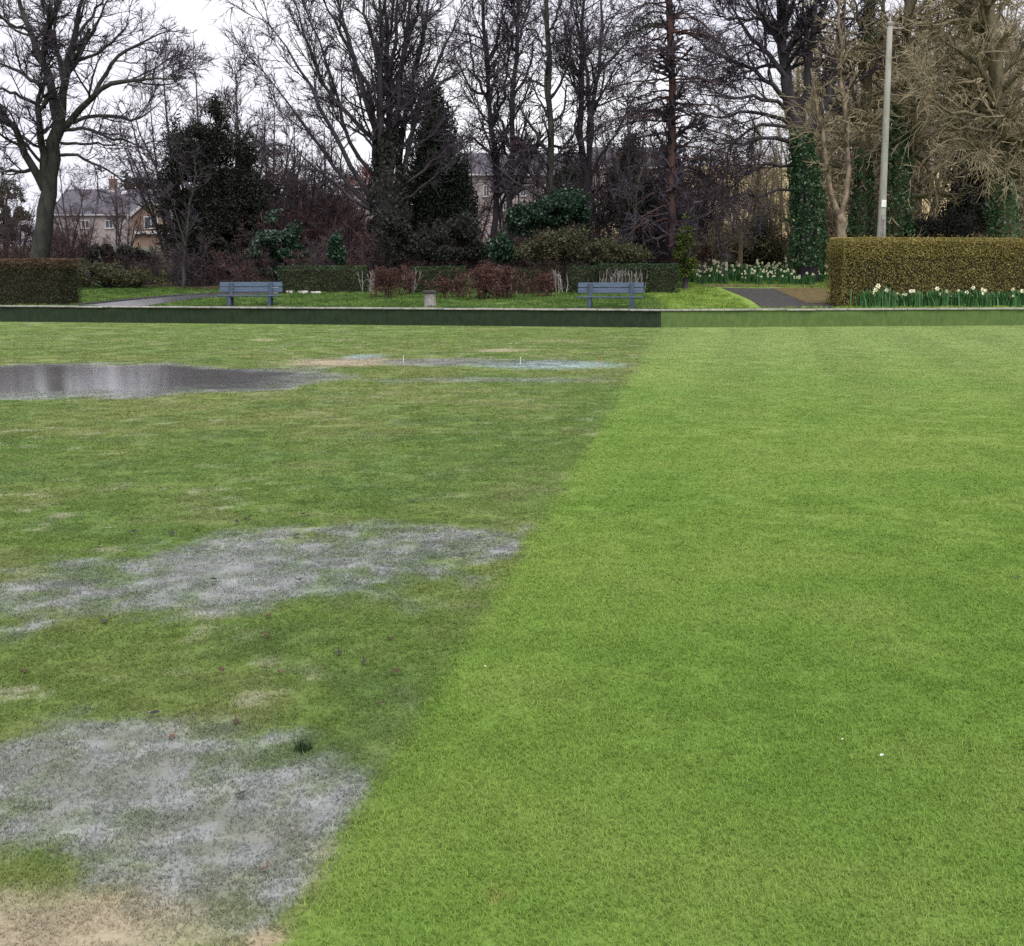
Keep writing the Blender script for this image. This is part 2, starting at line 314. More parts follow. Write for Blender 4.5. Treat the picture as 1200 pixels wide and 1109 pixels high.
def turf_col(x, y):
    x = np.asarray(x, float); y = np.asarray(y, float)
    s = side(x, y); sd = smooth(-0.035, 0.035, s + (fbm(x, y, 0.08, 2, 5) - 0.5) * 0.06)
    big = fbm(x, y, 2.2, 4, 21); mid = fbm(x, y, 0.55, 4, 22); fin = fbm(x, y, 0.09, 3, 23)
    lerp = lambda a, b, k: np.asarray(a) * (1 - k[..., None]) + np.asarray(b) * k[..., None]
    # renovated half: fresh, even, a little striped by the mower
    r = lerp((0.140, 0.232, 0.040), (0.178, 0.258, 0.054), smooth(0.3, 0.7, big))
    r = lerp(r, (0.190, 0.258, 0.062), 0.50 * smooth(0.48, 0.80, mid))
    r = lerp(r, (0.108, 0.195, 0.028), 0.42 * smooth(0.52, 0.28, mid))
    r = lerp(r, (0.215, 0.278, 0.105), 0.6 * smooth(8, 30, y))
    stripe = np.sign(np.sin((x - 0.21 * y) * math.pi / 1.0)) * smooth(0.0, 0.3, np.abs(np.sin((x - 0.21 * y) * math.pi / 1.0)))
    r = r * (1 + 0.055 * stripe * smooth(9, 20, y))[..., None] * (0.92 + 0.16 * fin)[..., None]
    # flooded half: olive, thin, straw coloured specks
    q = lerp((0.092, 0.148, 0.030), (0.128, 0.162, 0.044), smooth(0.32, 0.66, big))
    q = lerp(q, (0.160, 0.165, 0.075), 0.42 * smooth(0.52, 0.76, mid))
    q = lerp(q, (0.074, 0.126, 0.036), 0.5 * smooth(0.50, 0.28, mid))
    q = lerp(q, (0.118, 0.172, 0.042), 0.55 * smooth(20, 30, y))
    straw = smooth(0.60, 0.76, fbm(x, y, 0.20, 3, 31)) * smooth(0.42, 0.6, fbm(x, y, 0.05, 2, 32)) * (0.35 + 0.65 * smooth(0.40, 0.62, fbm(x, y, 3.5, 2, 33)))
    q = lerp(q, (0.36, 0.34, 0.26), 0.62 * straw)
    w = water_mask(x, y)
    q = lerp(q, (0.300, 0.305, 0.330), 0.85 * smooth(0.2, 0.6, w) * (0.55 + 0.45 * smooth(0.4, 0.6, fin)))  # pale lavender paints the sky's reflection into the wet turf colour
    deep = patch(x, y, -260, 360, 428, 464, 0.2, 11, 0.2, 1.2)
    q = lerp(q, (0.19, 0.185, 0.195), 0.9 * deep)  # pool bed painted lighter to brighten the reflection on the water
    for (x0, x1, y0, y1, k, c, sdn) in ((-160, 262, 1022, 1180, 0.85, (0.31, 0.26, 0.195), 41), (240, 330, 1085, 1140, 0.8, (0.36, 0.27, 0.21), 42),
            (330, 470, 419, 430, 0.9, (0.32, 0.27, 0.20), 43), (550, 625, 409, 413, 0.9, (0.36, 0.32, 0.22), 44), (290, 332, 397, 400, 0.8, (0.34, 0.31, 0.20), 45),
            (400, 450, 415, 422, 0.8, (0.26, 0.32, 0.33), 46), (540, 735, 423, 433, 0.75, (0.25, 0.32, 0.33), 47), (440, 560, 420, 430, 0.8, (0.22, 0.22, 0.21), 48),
            (620, 700, 398, 402, 0.5, (0.28, 0.27, 0.15), 49)):
        kk = patch(x, y, x0, x1, y0, y1, 0.6, sdn, 0.35, 0.15 if y0 > 900 else 0.8)
        if y0 > 900: kk = kk * (0.35 + 0.65 * smooth(0.38, 0.6, mid))
        q = lerp(q, c, k * kk)
    q = q * (0.92 + 0.36 * fin)[..., None]
    c = lerp(q, r, sd)
    c = lerp(c, (0.33, 0.22, 0.10), 0.8 * patch(x, y, 571, 594, 1042, 1054, 0.5, 51, 0.2, 0.02))
    return c

def grid_mesh(name, xs, ys, zf, cf):
    X, Y = np.meshgrid(xs, ys); Z = zf(X, Y); C = cf(X, Y).reshape(-1, 3)
    V = np.stack([X, Y, Z], -1).reshape(-1, 3); nx = len(xs); i = np.arange(len(ys) - 1)[:, None] * nx + np.arange(nx - 1)[None, :]
    F = np.stack([i, i + 1, i + nx + 1, i + nx], -1).reshape(-1, 4)
    return mesh_np(name, V, F, C, True)

# ground sheet to the horizon
xs = np.concatenate([np.linspace(-900, -40, 30)[:-1], np.arange(-40, 40, 0.45), np.linspace(40, 900, 30)])
ys = np.concatenate([np.linspace(-60, 30, 8)[:-1], np.arange(30, 62, 0.30), np.arange(62, 130, 1.5), np.linspace(130, 1200, 60)])
def ground_col(x, y):
    s = y - wallY(np.clip(x, -26, 26)); n = fbm(x, y, 2.5, 4, 61); n2 = fbm(x, y, 0.7, 3, 62)
    lerp = lambda a, b, k: np.asarray(a) * (1 - k[..., None]) + np.asarray(b) * k[..., None]
    lawn = lerp((0.052, 0.100, 0.022), (0.100, 0.160, 0.040), smooth(0.3, 0.7, n2))
    lawn = lerp(lawn, lerp((0.13, 0.20, 0.035), (0.19, 0.27, 0.06), smooth(0.3, 0.7, n2)), smooth(4.6, 5.0, x))
    litter = lerp((0.022, 0.016, 0.012), (0.060, 0.042, 0.028), smooth(0.3, 0.7, n2))
    litter = lerp(litter, (0.045, 0.07, 0.02), smooth(0.55, 0.72, n) * 0.7)
    field = lerp((0.30, 0.23, 0.11), (0.40, 0.32, 0.17), smooth(0.3, 0.7, fbm(x, y, 9, 3, 63)))
    far = lerp((0.07, 0.075, 0.04), field, smooth(4, 14, x))
    edge = 11.2 + (n - 0.5) * 5 + 7 * smooth(6.5, 7.5, x) * smooth(14.5, 13.5, x)
    return lerp(lerp(lawn, litter, smooth(edge - 0.8, edge + 0.8, s)), far, smooth(70, 95, y))
structure(link('ground', grid_mesh('ground', xs, ys, gz, ground_col), M['ground']))
# the green itself: three strips of one lawn, finer towards the camera, kept as one sheet
ysg = np.concatenate([np.linspace(-12, 2, 10)[:-1], np.arange(2, 8, 0.04), np.arange(8, 16, 0.08), np.arange(16, 35.0, 0.14), np.arange(35, 41.5, 0.4)])
xsg = np.concatenate([np.linspace(-22, -10, 40)[:-1], np.arange(-10, -3, 0.10), np.arange(-3, 3, 0.045), np.arange(3, 10, 0.10), np.linspace(10, 22, 40)])
X, Y = np.meshgrid(xsg, ysg)
Y2 = np.minimum(Y, wallY(X) + 0.02)
Z = (fbm(X, Y2, 0.5, 3, 71) - 0.5) * 0.004
C = turf_col(X, Y2).reshape(-1, 3); C[(side(X, Y2) > 0).ravel()] *= 0.9; nx = len(xsg); i = np.arange(len(ysg) - 1)[:, None] * nx + np.arange(nx - 1)[None, :]  # base on the fresh half darkened in colour to match the self-shaded blades
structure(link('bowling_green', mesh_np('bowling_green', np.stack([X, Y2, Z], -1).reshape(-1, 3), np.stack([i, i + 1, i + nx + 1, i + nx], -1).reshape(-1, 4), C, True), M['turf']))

# standing water: each pool its own sheet
def pool(x0, x1, y0, y1, step):
    a = groundpt(x0, y0); b = groundpt(x1, y1); Yf = groundpt(600, y0)[1]; Yn = groundpt(600, y1)[1]
    xa = (x0 - CX) / F_PX * Yf; xb = max((x1 - CX) / F_PX * Yf, (x1 - CX) / F_PX * Yn)
    xs = np.arange(xa, xb, step); ys = np.arange(Yn, Yf, step); X, Y = np.meshgrid(xs, ys); w = water_mask(X, Y)
    nx = len(xs); i = (np.arange(len(ys) - 1)[:, None] * nx + np.arange(nx - 1)[None, :]).ravel()
    F = np.stack([i, i + 1, i + nx + 1, i + nx], -1); wf = w.ravel()
    F = F[wf[F].max(1) > 0.12]; used, inv = np.unique(F, return_inverse=True)
    V = np.stack([X.ravel(), Y.ravel(), np.full(X.size, 0.0065)], -1)[used]
    return structure(link('puddle', mesh_np('puddle', V, inv.reshape(-1, 4), np.repeat(wf[used][:, None], 3, 1), True), M['water']))
pool(-280, 800, 414, 480, 0.08); pool(-160, 680, 596, 760, 0.05); pool(-200, 500, 830, 1150, 0.03)

# grass blades
def tuft_mesh(n, rad, h, w, seed, lean=0.8):
    r = np.random.default_rng(seed); a = r.uniform(0, 2 * math.pi, n); d = rad * np.sqrt(r.random(n))
    B = np.stack([d * np.cos(a), d * np.sin(a), np.zeros(n)], -1); az = r.uniform(0, 2 * math.pi, n); hh = h * r.uniform(0.5, 1.25, n); ln = lean * r.uniform(0.2, 1.4, n)
    dr = np.stack([np.cos(az), np.sin(az), np.zeros(n)], -1); sd = np.stack([-np.sin(az), np.cos(az), np.zeros(n)], -1) * (w * r.uniform(0.6, 1.2, n) / 2)[:, None]
    up = np.array([0, 0, 1.0])
    mid = B + dr * (hh * ln * 0.35)[:, None] + up * (hh * 0.6)[:, None]; tip = B + dr * (hh * ln)[:, None] + up * (hh * 0.9)[:, None]
    V = np.stack([B - sd, B + sd, mid + sd * 0.8, mid - sd * 0.8, tip], 1).reshape(-1, 3); k = np.arange(n)[:, None] * 5
    F = np.concatenate([k + [0, 1, 2], k + [0, 2, 3], k + [3, 2, 4]])
    return mesh_np('grass_tuft', V, F)
def scatter(name, label, P, S, RZ, C, tufts):
    src = bpy.data.collections.new(name + '_tufts')
    for tm in tufts:
        tm.materials.append(M['blade']); src.objects.link(bpy.data.objects.new('grass_tuft', tm))
    me = bpy.data.meshes.new(name); me.vertices.add(len(P)); me.vertices.foreach_set('co', P.astype(np.float32).ravel())
    a = me.attributes.new('rot', 'FLOAT_VECTOR', 'POINT'); v = np.zeros((len(P), 3), np.float32); v[:, 2] = RZ; a.data.foreach_set('vector', v.ravel())
    a = me.attributes.new('scl', 'FLOAT_VECTOR', 'POINT'); a.data.foreach_set('vector', S.astype(np.float32).ravel())
    a = me.attributes.new('col', 'FLOAT_COLOR', 'POINT'); c = np.ones((len(P), 4), np.float32); c[:, :3] = C; a.data.foreach_set('color', c.ravel())
    me.update(); o = link(name, me, None); o['kind'] = 'stuff'; tag(o, label, 'grass')
    g = bpy.data.node_groups.new(name + '_nodes', 'GeometryNodeTree')
    g.interface.new_socket('Geometry', in_out='INPUT', socket_type='NodeSocketGeometry'); g.interface.new_socket('Geometry', in_out='OUTPUT', socket_type='NodeSocketGeometry')
    i = g.nodes.new('NodeGroupInput'); u = g.nodes.new('NodeGroupOutput'); ip = g.nodes.new('GeometryNodeInstanceOnPoints'); ci = g.nodes.new('GeometryNodeCollectionInfo')
    ci.inputs[0].default_value = src; ci.inputs['Separate Children'].default_value = True; ci.inputs['Reset Children'].default_value = True
    ip.inputs['Pick Instance'].default_value = True
    for at, sk in (('rot', 'Rotation'), ('scl', 'Scale')):
        n = g.nodes.new('GeometryNodeInputNamedAttribute'); n.data_type = 'FLOAT_VECTOR'; n.inputs[0].default_value = at
        g.links.new([q for q in n.outputs if q.enabled and q.type == 'VECTOR'][0], ip.inputs[sk])
    g.links.new(i.outputs[0], ip.inputs['Points']); g.links.new(ci.outputs[0], ip.inputs['Instance']); g.links.new(ip.outputs[0], u.inputs[0])
    md = o.modifiers.new('scatter', 'NODES'); md.node_group = g
    return o
def frustum_pts(y0, y1, dens, wide=0.50):
    st = 1 / math.sqrt(dens); da, db = 0.2 * y0, 0.2 * y1; X_, Y_ = np.meshgrid(np.arange(-wide * y1, wide * y1, st), np.arange(y0 - da, y1 + db, st))
    x = X_.ravel() + rng.uniform(-0.5, 0.5, X_.size) * st; y = Y_.ravel() + rng.uniform(-0.5, 0.5, X_.size) * st; k = (np.abs(x) < wide * y + 0.4) & (rng.random(len(x)) < np.clip((y - y0 + da) / (2 * da), 0, 1) * np.clip((y1 + db - y) / (2 * db), 0, 1))
    return np.stack([x[k], y[k]], -1)
bands = ((2.4, 4.5, 760, 1.0), (4.5, 7.5, 420, 1.25), (7.5, 13, 150, 1.8), (13, 22, 50, 2.8), (22, 36, 18, 4.2))
P = []; SS = []
for y0, y1, d, s in bands:
    p2 = frustum_pts(y0, y1, d); P.append(p2); SS.append(np.full(len(p2), s))
P = np.concatenate(P); SS = np.concatenate(SS)
k = P[:, 1] < wallY(P[:, 0]) - 0.1; P = P[k]; SS = SS[k]
wm = water_mask(P[:, 0], P[:, 1]); bare = patch(P[:, 0], P[:, 1], -160, 262, 1022, 1180, 0.6, 41, 0.35, 0.15)
deep = patch(P[:, 0], P[:, 1], -260, 360, 428, 464, 0.2, 11, 0.2, 1.2)
sdp = side(P[:, 0], P[:, 1])
keep = rng.random(len(P)) > np.clip(np.maximum.reduce([wm * 0.8, bare * 0.45, deep * 1.0, np.where(sdp < 0, 0.25, 0)]), 0, 1)
P = P[keep]; SS = SS[keep]; sdp = sdp[keep]; wm = wm[keep]
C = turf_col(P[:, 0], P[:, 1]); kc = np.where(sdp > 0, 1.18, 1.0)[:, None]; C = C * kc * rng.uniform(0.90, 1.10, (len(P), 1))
low = wm > 0.3; C[low] = C[low] * 0.45 + np.array([0.110, 0.140, 0.090]) * 0.55
zs = np.where(sdp > 0, 1.0, 0.85) * rng.uniform(0.75, 1.25, len(P)) * (1 + 0.12 * (SS - 1))
S3 = np.stack([SS, SS, zs], -1)
scatter('grass', 'short mown grass blades covering the bowling green', np.concatenate([P, ((fbm(P[:, 0], P[:, 1], 0.5, 3, 71) - 0.5) * 0.004 + 0.0005)[:, None]], 1), S3, rng.uniform(0, 6.28, len(P)), C,
        [tuft_mesh(50, 0.055, 0.0125, 0.0026, 100 + q, 1.3) for q in range(5)])
# rough grass of the upper lawn
n = 24000; x = rng.uniform(-24, 22, n); s = rng.uniform(0.43, 19, n); y = wallY(x) + s
k = s < 11.5 + (fbm(x, y, 2.5, 4, 61) - 0.5) * 5 + 7 * smooth(6.5, 7.5, x) * smooth(14.5, 13.5, x); x = x[k]; y = y[k]
C = ground_col(x, y) * rng.uniform(0.8, 1.35, (len(x), 1)); UP = np.stack([x, y, gz(x, y)], -1)
UPS = np.stack([np.full(len(x), 1.0)] * 3, -1) * rng.uniform(0.5, 1.3, (len(x), 1))
UPX = (UP, UPS, C)                              # scattered below, once the paths are known

# ------------------------------------------------------------------ trees
_RB = np.random.default_rng(55)
def norm(v): return v / np.maximum(np.linalg.norm(v, axis=-1, keepdims=True), 1e-9)
def tubes(Pn, Rn, S):
    if S == 1:                                 # finest twigs: narrow strips
        N, K, _ = Pn.shape; T = norm(Pn[:, -1] - Pn[:, 0]); w = norm(np.cross(T, _RB.normal(size=(N, 3))))[:, None] * (Rn * 1.25)[:, :, None]
        V = np.stack([Pn - w, Pn + w], 2).reshape(-1, 3); b = (np.arange(N)[:, None] * K + np.arange(K - 1)[None, :]) * 2
        return V, np.stack([b, b + 1, b + 3, b + 2], -1).reshape(-1, 4)
    N, K, _ = Pn.shape; T = norm(np.gradient(Pn, axis=1)); ref = norm(np.cross(T[:, :1], np.array([0.31, 0.52, 0.79])))
    U = norm(ref - T * (T * ref).sum(-1, keepdims=True)); Wv = np.cross(T, U)
    a = np.arange(S) * 2 * math.pi / S
    ring = U[:, :, None] * np.cos(a)[None, None, :, None] + Wv[:, :, None] * np.sin(a)[None, None, :, None]
    V = (Pn[:, :, None] + ring * Rn[:, :, None, None]).reshape(-1, 3)
    b = (np.arange(N)[:, None, None] * K + np.arange(K - 1)[None, :, None]) * S; j = np.arange(S)[None, None, :]; j2 = (j + 1) % S
    F = np.stack([b + j, b + j2, b + S + j2, b + S + j], -1).reshape(-1, 4)
    return V, F
def resample(pts, K):
    pts = np.asarray(pts, float); d = np.concatenate([[0], np.cumsum(np.linalg.norm(np.diff(pts, axis=0), axis=1))])
    t = np.linspace(0, d[-1], K); Q = np.stack([np.interp(t, d, pts[:, c]) for c in range(3)], -1)
    Q2 = Q.copy(); Q2[1:-1] = 0.25 * Q[:-2] + 0.5 * Q[1:-1] + 0.25 * Q[2:]
    return Q2
def sprout(r, Pn, Rn, dens, t0, ang, Lm, K, wob, trop, rr, rmin, lenpow=0.5, planar=0.0):
    N, Kp, _ = Pn.shape; ln = np.linalg.norm(np.diff(Pn, axis=1), axis=2).sum(1)
    cnt = r.poisson(dens * ln * (1 - t0)) + 1; idx = np.repeat(np.arange(N), cnt); n = len(idx)
    t = t0 + (1 - t0) * r.random(n) ** 0.85; f = t * (Kp - 1); i0 = np.minimum(f.astype(int), Kp - 2); fr = (f - i0)[:, None]
    st = Pn[idx, i0] * (1 - fr) + Pn[idx, i0 + 1] * fr; T = norm(Pn[idx, i0 + 1] - Pn[idx, i0]); rad = Rn[idx, i0] * (1 - fr[:, 0]) + Rn[idx, i0 + 1] * fr[:, 0]
    rv = r.normal(size=(n, 3)); rv[:, 2] *= (1 - planar); side_ = norm(rv - T * (rv * T).sum(-1, keepdims=True)); a = np.radians(ang[0] + ang[1] * r.normal(size=n))[:, None]
    d = norm(T * np.cos(a) + side_ * np.sin(a)); L_ = Lm * r.uniform(0.45, 1.3, n) * (1 - lenpow * t) * np.clip(ln[idx] / max(ln.mean(), 0.1), 0.5, 1.4)
    out = [st]; p = st
    for k in range(K - 1):
        d = norm(d + wob * r.normal(size=(n, 3)) + np.array([0, 0, trop])); p = p + d * (L_ / (K - 1))[:, None]; out.append(p)
    Pc = np.stack(out, 1); r0 = np.maximum(rad * rr, rmin)
    return Pc, r0[:, None] * np.linspace(1, 0.45, K)[None, :]
def skeleton(limbs, Y, jit, r):
    """limbs traced in the photo: (points [(x, y)], radius px start, end, depth swing in metres at the tip)"""
    Ps = []; Rs = []
    for pts, ra, rb, dy in limbs:
        n = len(pts); Q = []
        for k, q in enumerate(pts):
            d0 = q[2] if len(q) > 2 else 0
            Yk = Y + d0 + dy * (k / max(1, n - 1)); Q.append(px(q[0], q[1], Yk))
        if not Ps: g0 = on(pts[0][0], Y); Q = [np.array([Q[0][0], Q[0][1], g0[2] - 0.3])] + [q for q in Q if q[2] > g0[2] + 0.3]
        Q = resample(Q, 11); Q[1:-1] += r.normal(size=(9, 3)) * jit
        rd = np.linspace(ra, rb, 11); rd[-5:] *= np.linspace(1, 0.45, 5) if len(Ps) else 1
        Ps.append(Q); Rs.append(rd * mpp(Y))
    return np.array(Ps), np.array(Rs)
def tree(name, label, base, P0, R0, specs, bark, twig, seed, group=None, split=1, sides=8, cat='tree', bole=False):
    r = np.random.default_rng(seed); base = np.asarray(base, float); o = thing(name, label, cat, base, group)
    V, F = tubes(P0, R0, sides); levels = [(P0, R0)]; parts = [(V, F)]; P_, R_ = P0, R0
    tv = [V]; tf = [F]; off = len(V); cv = []; cf = []; coff = 0
    for q, sp in enumerate(specs):
        sp = dict(sp); S = sp.pop('sides', 3); P_, R_ = sprout(r, P_[1:] if bole and q == 0 else P_, R_[1:] if bole and q == 0 else R_, **sp); V, F = tubes(P_, R_, S)
        if q < split: tv.append(V); tf.append(F + off); off += len(V)
        else: cv.append(V); cf.append(F + coff); coff += len(V)
        levels.append((P_, R_))
    link('trunk', mesh_np('trunk', np.concatenate(tv) - base, np.concatenate(tf), None, True), bark, o)
    if cv: link('crown', mesh_np('crown', np.concatenate(cv) - base, np.concatenate(cf), None, True), twig, o)
    return o, levels
def leaves(Pn, size, r, flat_=0.0, aspect=0.55, N=None):
    n = len(Pn); nr = norm(r.normal(size=(n, 3)) + (0 if N is None else N * flat_)); rv = r.normal(size=(n, 3)); u = norm(rv - nr * (rv * nr).sum(-1, keepdims=True)); w = np.cross(nr, u)
    s = (size * r.uniform(0.6, 1.35, n))[:, None]
    V = np.stack([Pn - u * s * 0.5, Pn + w * s * aspect * 0.5, Pn + u * s * 0.5, Pn - w * s * aspect * 0.5], 1).reshape(-1, 3)
    return V, np.arange(n * 4).reshape(-1, 4)
def ivy_on(o, polyl, rad, n, size, seed, mat=None):
    r = np.random.default_rng(seed); Q = resample(polyl, 24); t = r.random(n) * 23; i = np.minimum(t.astype(int), 22); f = (t - i)[:, None]
    c = Q[i] * (1 - f) + Q[i + 1] * f; a = r.uniform(0, 2 * math.pi, n); lump = 0.72 + 0.55 * vnoise(a * 2.2 + 3, t * 0.9, seed)
    rr = np.interp(t / 23, np.linspace(0, 1, len(rad)), rad) * lump * (0.75 + 0.3 * r.random(n))
    d = np.stack([np.cos(a), np.sin(a), np.zeros(n)], -1); V, F = leaves(c + d * rr[:, None], size, r, 1.4, 0.8, d)
    return link('ivy', mesh_np('ivy', V - np.array(o.location), F), mat or M['ivy'], o)
def big(d1=1.6, d2=3.2, d3=4.2, L1=2.4, L2=1.1, L3=0.5, trop=0.05, ang=(42, 12), rmin=0.009, t0=0.18):
    return [dict(dens=d1 * 1.35, t0=t0, ang=ang, Lm=L1 * 1.15, K=7, wob=0.15, trop=trop, rr=0.5, rmin=0.020, sides=4),
            dict(dens=d2 * 1.5, t0=0.12, ang=(42, 13), Lm=L2 * 1.15, K=5, wob=0.18, trop=trop, rr=0.55, rmin=0.013, sides=3),
            dict(dens=d3 * 2.3, t0=0.08, ang=(40, 15), Lm=L3 * 1.15, K=3, wob=0.2, trop=trop, rr=0.7, rmin=rmin, sides=1)]

def flare(P0, R0): return P0, R0
r_ = np.random.default_rng(1)
# spreading bare tree beyond the dark clipped hedge
limbs = [([(46, 318), (49, 290), (53, 255), (58, 215), (64, 180), (70, 148)], 11.5, 7.0, 0),
 ([(70, 150), (61, 115), (54, 88), (49, 70), (38, 40), (25, 12), (14, -25), (5, -60)], 6, 1.5, 1.5),
 ([(70, 150), (74, 110), (77, 85), (82, 60), (88, 35), (96, 0), (103, -50)], 5.5, 1.5, -1),
 ([(52, 80), (49, 45), (58, 28), (66, 8), (72, -25), (78, -60)], 3.5, 1.2, -2), ([(76, 90), (66, 60), (60, 40), (52, 10), (44, -40)], 3, 1.2, 2),
 ([(55, 222), (50, 182), (45, 150), (45, 125), (47, 100), (55, 88)], 5, 2.5, -1), ([(46, 130), (58, 115), (68, 106)], 3.2, 2.2, 0),
 ([(52, 222), (40, 200), (28, 175), (15, 150), (5, 130), (-12, 112), (-40, 90)], 5, 2, -2), ([(12, 145), (25, 160), (40, 168), (60, 178)], 2.2, 1.5, 0),
 ([(74, 152), (88, 135), (102, 122), (112, 108), (125, 100), (150, 92), (180, 93), (216, 90)], 4.2, 0.9, -2),
 ([(112, 108), (120, 85), (133, 66), (155, 54), (175, 46), (208, 30)], 2.6, 0.8, 1), ([(76, 146), (100, 136), (125, 135), (158, 144), (176, 132), (192, 116)], 2.6, 0.9, 2),
 ([(74, 152), (95, 150), (115, 156), (140, 163), (165, 170), (186, 186)], 2.2, 0.8, -1), ([(70, 182), (95, 182), (115, 196), (140, 206), (160, 222)], 2.0, 0.7, 1),
 ([(72, 168), (90, 170), (115, 166), (135, 171), (152, 160)], 1.8, 0.7, -3), ([(46, 100), (30, 88), (10, 78), (-20, 68)], 2.5, 1, 1),
 ([(45, 125), (25, 112), (0, 106), (-30, 100)], 2.2, 1, -2), ([(38, 198), (20, 202), (0, 197), (-25, 195)], 2.4, 1, 2), ([(80, 70), (98, 72), (115, 60), (140, 40), (160, 20)], 2, 0.8, 2),
 ([(78, 95), (90, 72), (105, 50), (120, 20), (130, -20)], 2.4, 0.9, -2), ([(86, 45), (100, 30), (118, 5), (130, -30)], 2, 0.8, 1.5), ([(36, 35), (18, 30), (0, 20), (-20, 5)], 2, 0.8, -1)]
P0, R0 = skeleton(limbs, 52, 0.05, r_)
tree('bare_tree', 'large spreading leafless tree with a forked grey trunk behind the dark clipped hedge', on(47, 52), P0, R0, big(1.5, 3.2, 5.0, 2.1, 1.1, 0.55, 0.05, rmin=0.009), M['bark_grey'], M['twig_dark'], 11, bole=True)
# fan-shaped ivy-clad tree in the middle
B2 = (452, 312)
limbs = [([B2, (451, 270), (450, 225)], 13, 12, 0)]
for pts, a, b, dy in [([(445, 238), (440, 180), (437, 140), (425, 100), (412, 60), (400, 20), (390, -40)], 4.5, 1.4, 1), ([(449, 238), (447, 150), (445, 100), (447, 50), (445, 0), (444, -50)], 5, 1.5, -1.5),
 ([(455, 238), (456, 160), (456, 100), (453, 50), (451, -50)], 5, 1.5, 1), ([(459, 238), (462, 150), (470, 90), (473, 50), (480, 0), (484, -50)], 4.5, 1.5, -1), ([(463, 238), (470, 160), (478, 110), (490, 70), (500, 30), (508, -40)], 4, 1.3, 1.5),
 ([(466, 235), (480, 165), (495, 110), (515, 70), (530, 40), (545, 5)], 3.5, 1, -1.5), ([(438, 240), (420, 205), (395, 170), (378, 130), (362, 95), (345, 70), (328, 45), (300, 10)], 3.2, 0.8, -2),
 ([(438, 244), (405, 215), (390, 190), (365, 160), (340, 125), (315, 90), (292, 68)], 2.8, 0.7, 1), ([(436, 246), (402, 228), (385, 206), (360, 192), (340, 172), (318, 165)], 2.4, 0.7, -1),
 ([(440, 165), (410, 140), (390, 118), (370, 80), (355, 40), (345, 5), (335, -30)], 2.8, 0.8, 2), ([(438, 130), (425, 85), (405, 50), (388, 20), (370, -20)], 3, 0.9, -2.5), ([(438, 205), (412, 175), (400, 140), (392, 100), (380, 60), (362, 20), (350, -20)], 2.6, 0.8, 3),
 ([(466, 240), (500, 215), (530, 190), (550, 178)], 2, 0.7, -3), ([(468, 225), (505, 190), (540, 165), (572, 150)], 2, 0.7, -2), ([(472, 150), (490, 120), (510, 100), (540, 85), (560, 60)], 2.4, 0.8, 1), ([(446, 90), (436, 50), (428, 10), (420, -40)], 2.8, 1, 2), ([(473, 60), (488, 20), (496, -30)], 2.4, 1, -2), ([(456, 90), (464, 40), (466, -40)], 2.8, 1, 0)]:
    limbs.append((pts, a, b, dy))
P0, R0 = skeleton(limbs, 50, 0.04, r_)
o, lv = tree('fan_tree', 'bare tree with many upright stems fanning out of one ivy covered bole', on(452, 50), P0, R0, big(1.5, 3.0, 4.2, 2.4, 1.1, 0.5, 0.07, (30, 9)), M['bark_dark'], M['twig_dark'], 12, bole=True)
ivy_on(o, [px(454, 310, 49.7), px(455, 250, 49.7), px(454, 200, 49.6), px(458, 150, 49.8)], [0.75, 0.8, 0.75, 0.35], 5200, 0.12, 121, M['yew'])
# two slim trees, a single, and a clump of stems
limbs = [([(577, 262), (582, 205), (577, 160), (573, 120), (570, 80), (567, 40), (564, -50)], 4, 1.6, 0), ([(578, 185), (562, 168), (545, 160), (530, 168)], 2, 0.8, -1), ([(573, 125), (560, 95), (552, 60), (545, 20)], 2, 0.8, 1), ([(576, 150), (592, 110), (598, 70), (594, 20)], 1.8, 0.8, -1), ([(570, 80), (582, 50), (585, 0)], 1.8, 0.8, 1), ([(573, 110), (556, 110), (540, 85), (530, 50)], 1.8, .7, 2)]
P0, R0 = skeleton(limbs, 54, 0.05, r_)
tree('slim_tree', 'slim leafless tree with a straight dark trunk next to the pointed conifer', on(577, 54), P0, R0, big(1.6, 3.2, 3.8, 2.2, 1.1, 0.5, 0.04), M['bark_dark'], M['twig_dark'], 13, sides=7)
limbs = [([(596, 262), (600, 195), (601, 140), (603, 100), (605, 60), (607, 10), (609, -50)], 4.2, 1.8, 0), ([(598, 205), (612, 175), (617, 150), (612, 125)], 1.8, 0.8, 1), ([(597, 170), (585, 140), (582, 110), (575, 80)], 1.8, .8, -1), ([(602, 115), (618, 90), (624, 60), (634, 30)], 1.8, .8, 1), ([(604, 60), (592, 30), (586, -10)], 1.8, .8, -1), ([(606, 50), (618, 20), (624, -20)], 1.8, .8, 1)]
P0, R0 = skeleton(limbs, 53, 0.05, r_)
tree('slim_tree', 'slim leafless tree standing against the red brick chimney of the long house', on(597, 53), P0, R0, big(1.6, 3.2, 3.8, 2.1, 1.1, 0.5, 0.04), M['bark_dark'], M['twig_dark'], 14, sides=7)
limbs = [([(648, 262), (646, 185), (643, 120), (642, 60), (640, 0), (638, -50)], 5, 2.2, 0), ([(644, 185), (628, 155), (612, 128), (600, 120)], 2.4, 0.9, -1), ([(647, 190), (662, 172), (676, 155), (680, 130)], 2, .8, 1), ([(643, 118), (655, 100), (665, 78), (678, 45)], 1.8, .8, -1), ([(642, 60), (628, 40), (612, 28)], 1.5, .7, 1), ([(641, 40), (655, 15), (660, -20)], 1.6, .8, -1)]
P0, R0 = skeleton(limbs, 50, 0.05, r_)
tree('slim_tree', 'straight leafless tree with a pale grey trunk between slim pair and stem clump', on(648, 50), P0, R0, big(1.2, 3.0, 3.8, 1.9, 1.0, 0.5, 0.02, (50, 14)), M['bark_grey'], M['twig_dark'], 15, sides=8)
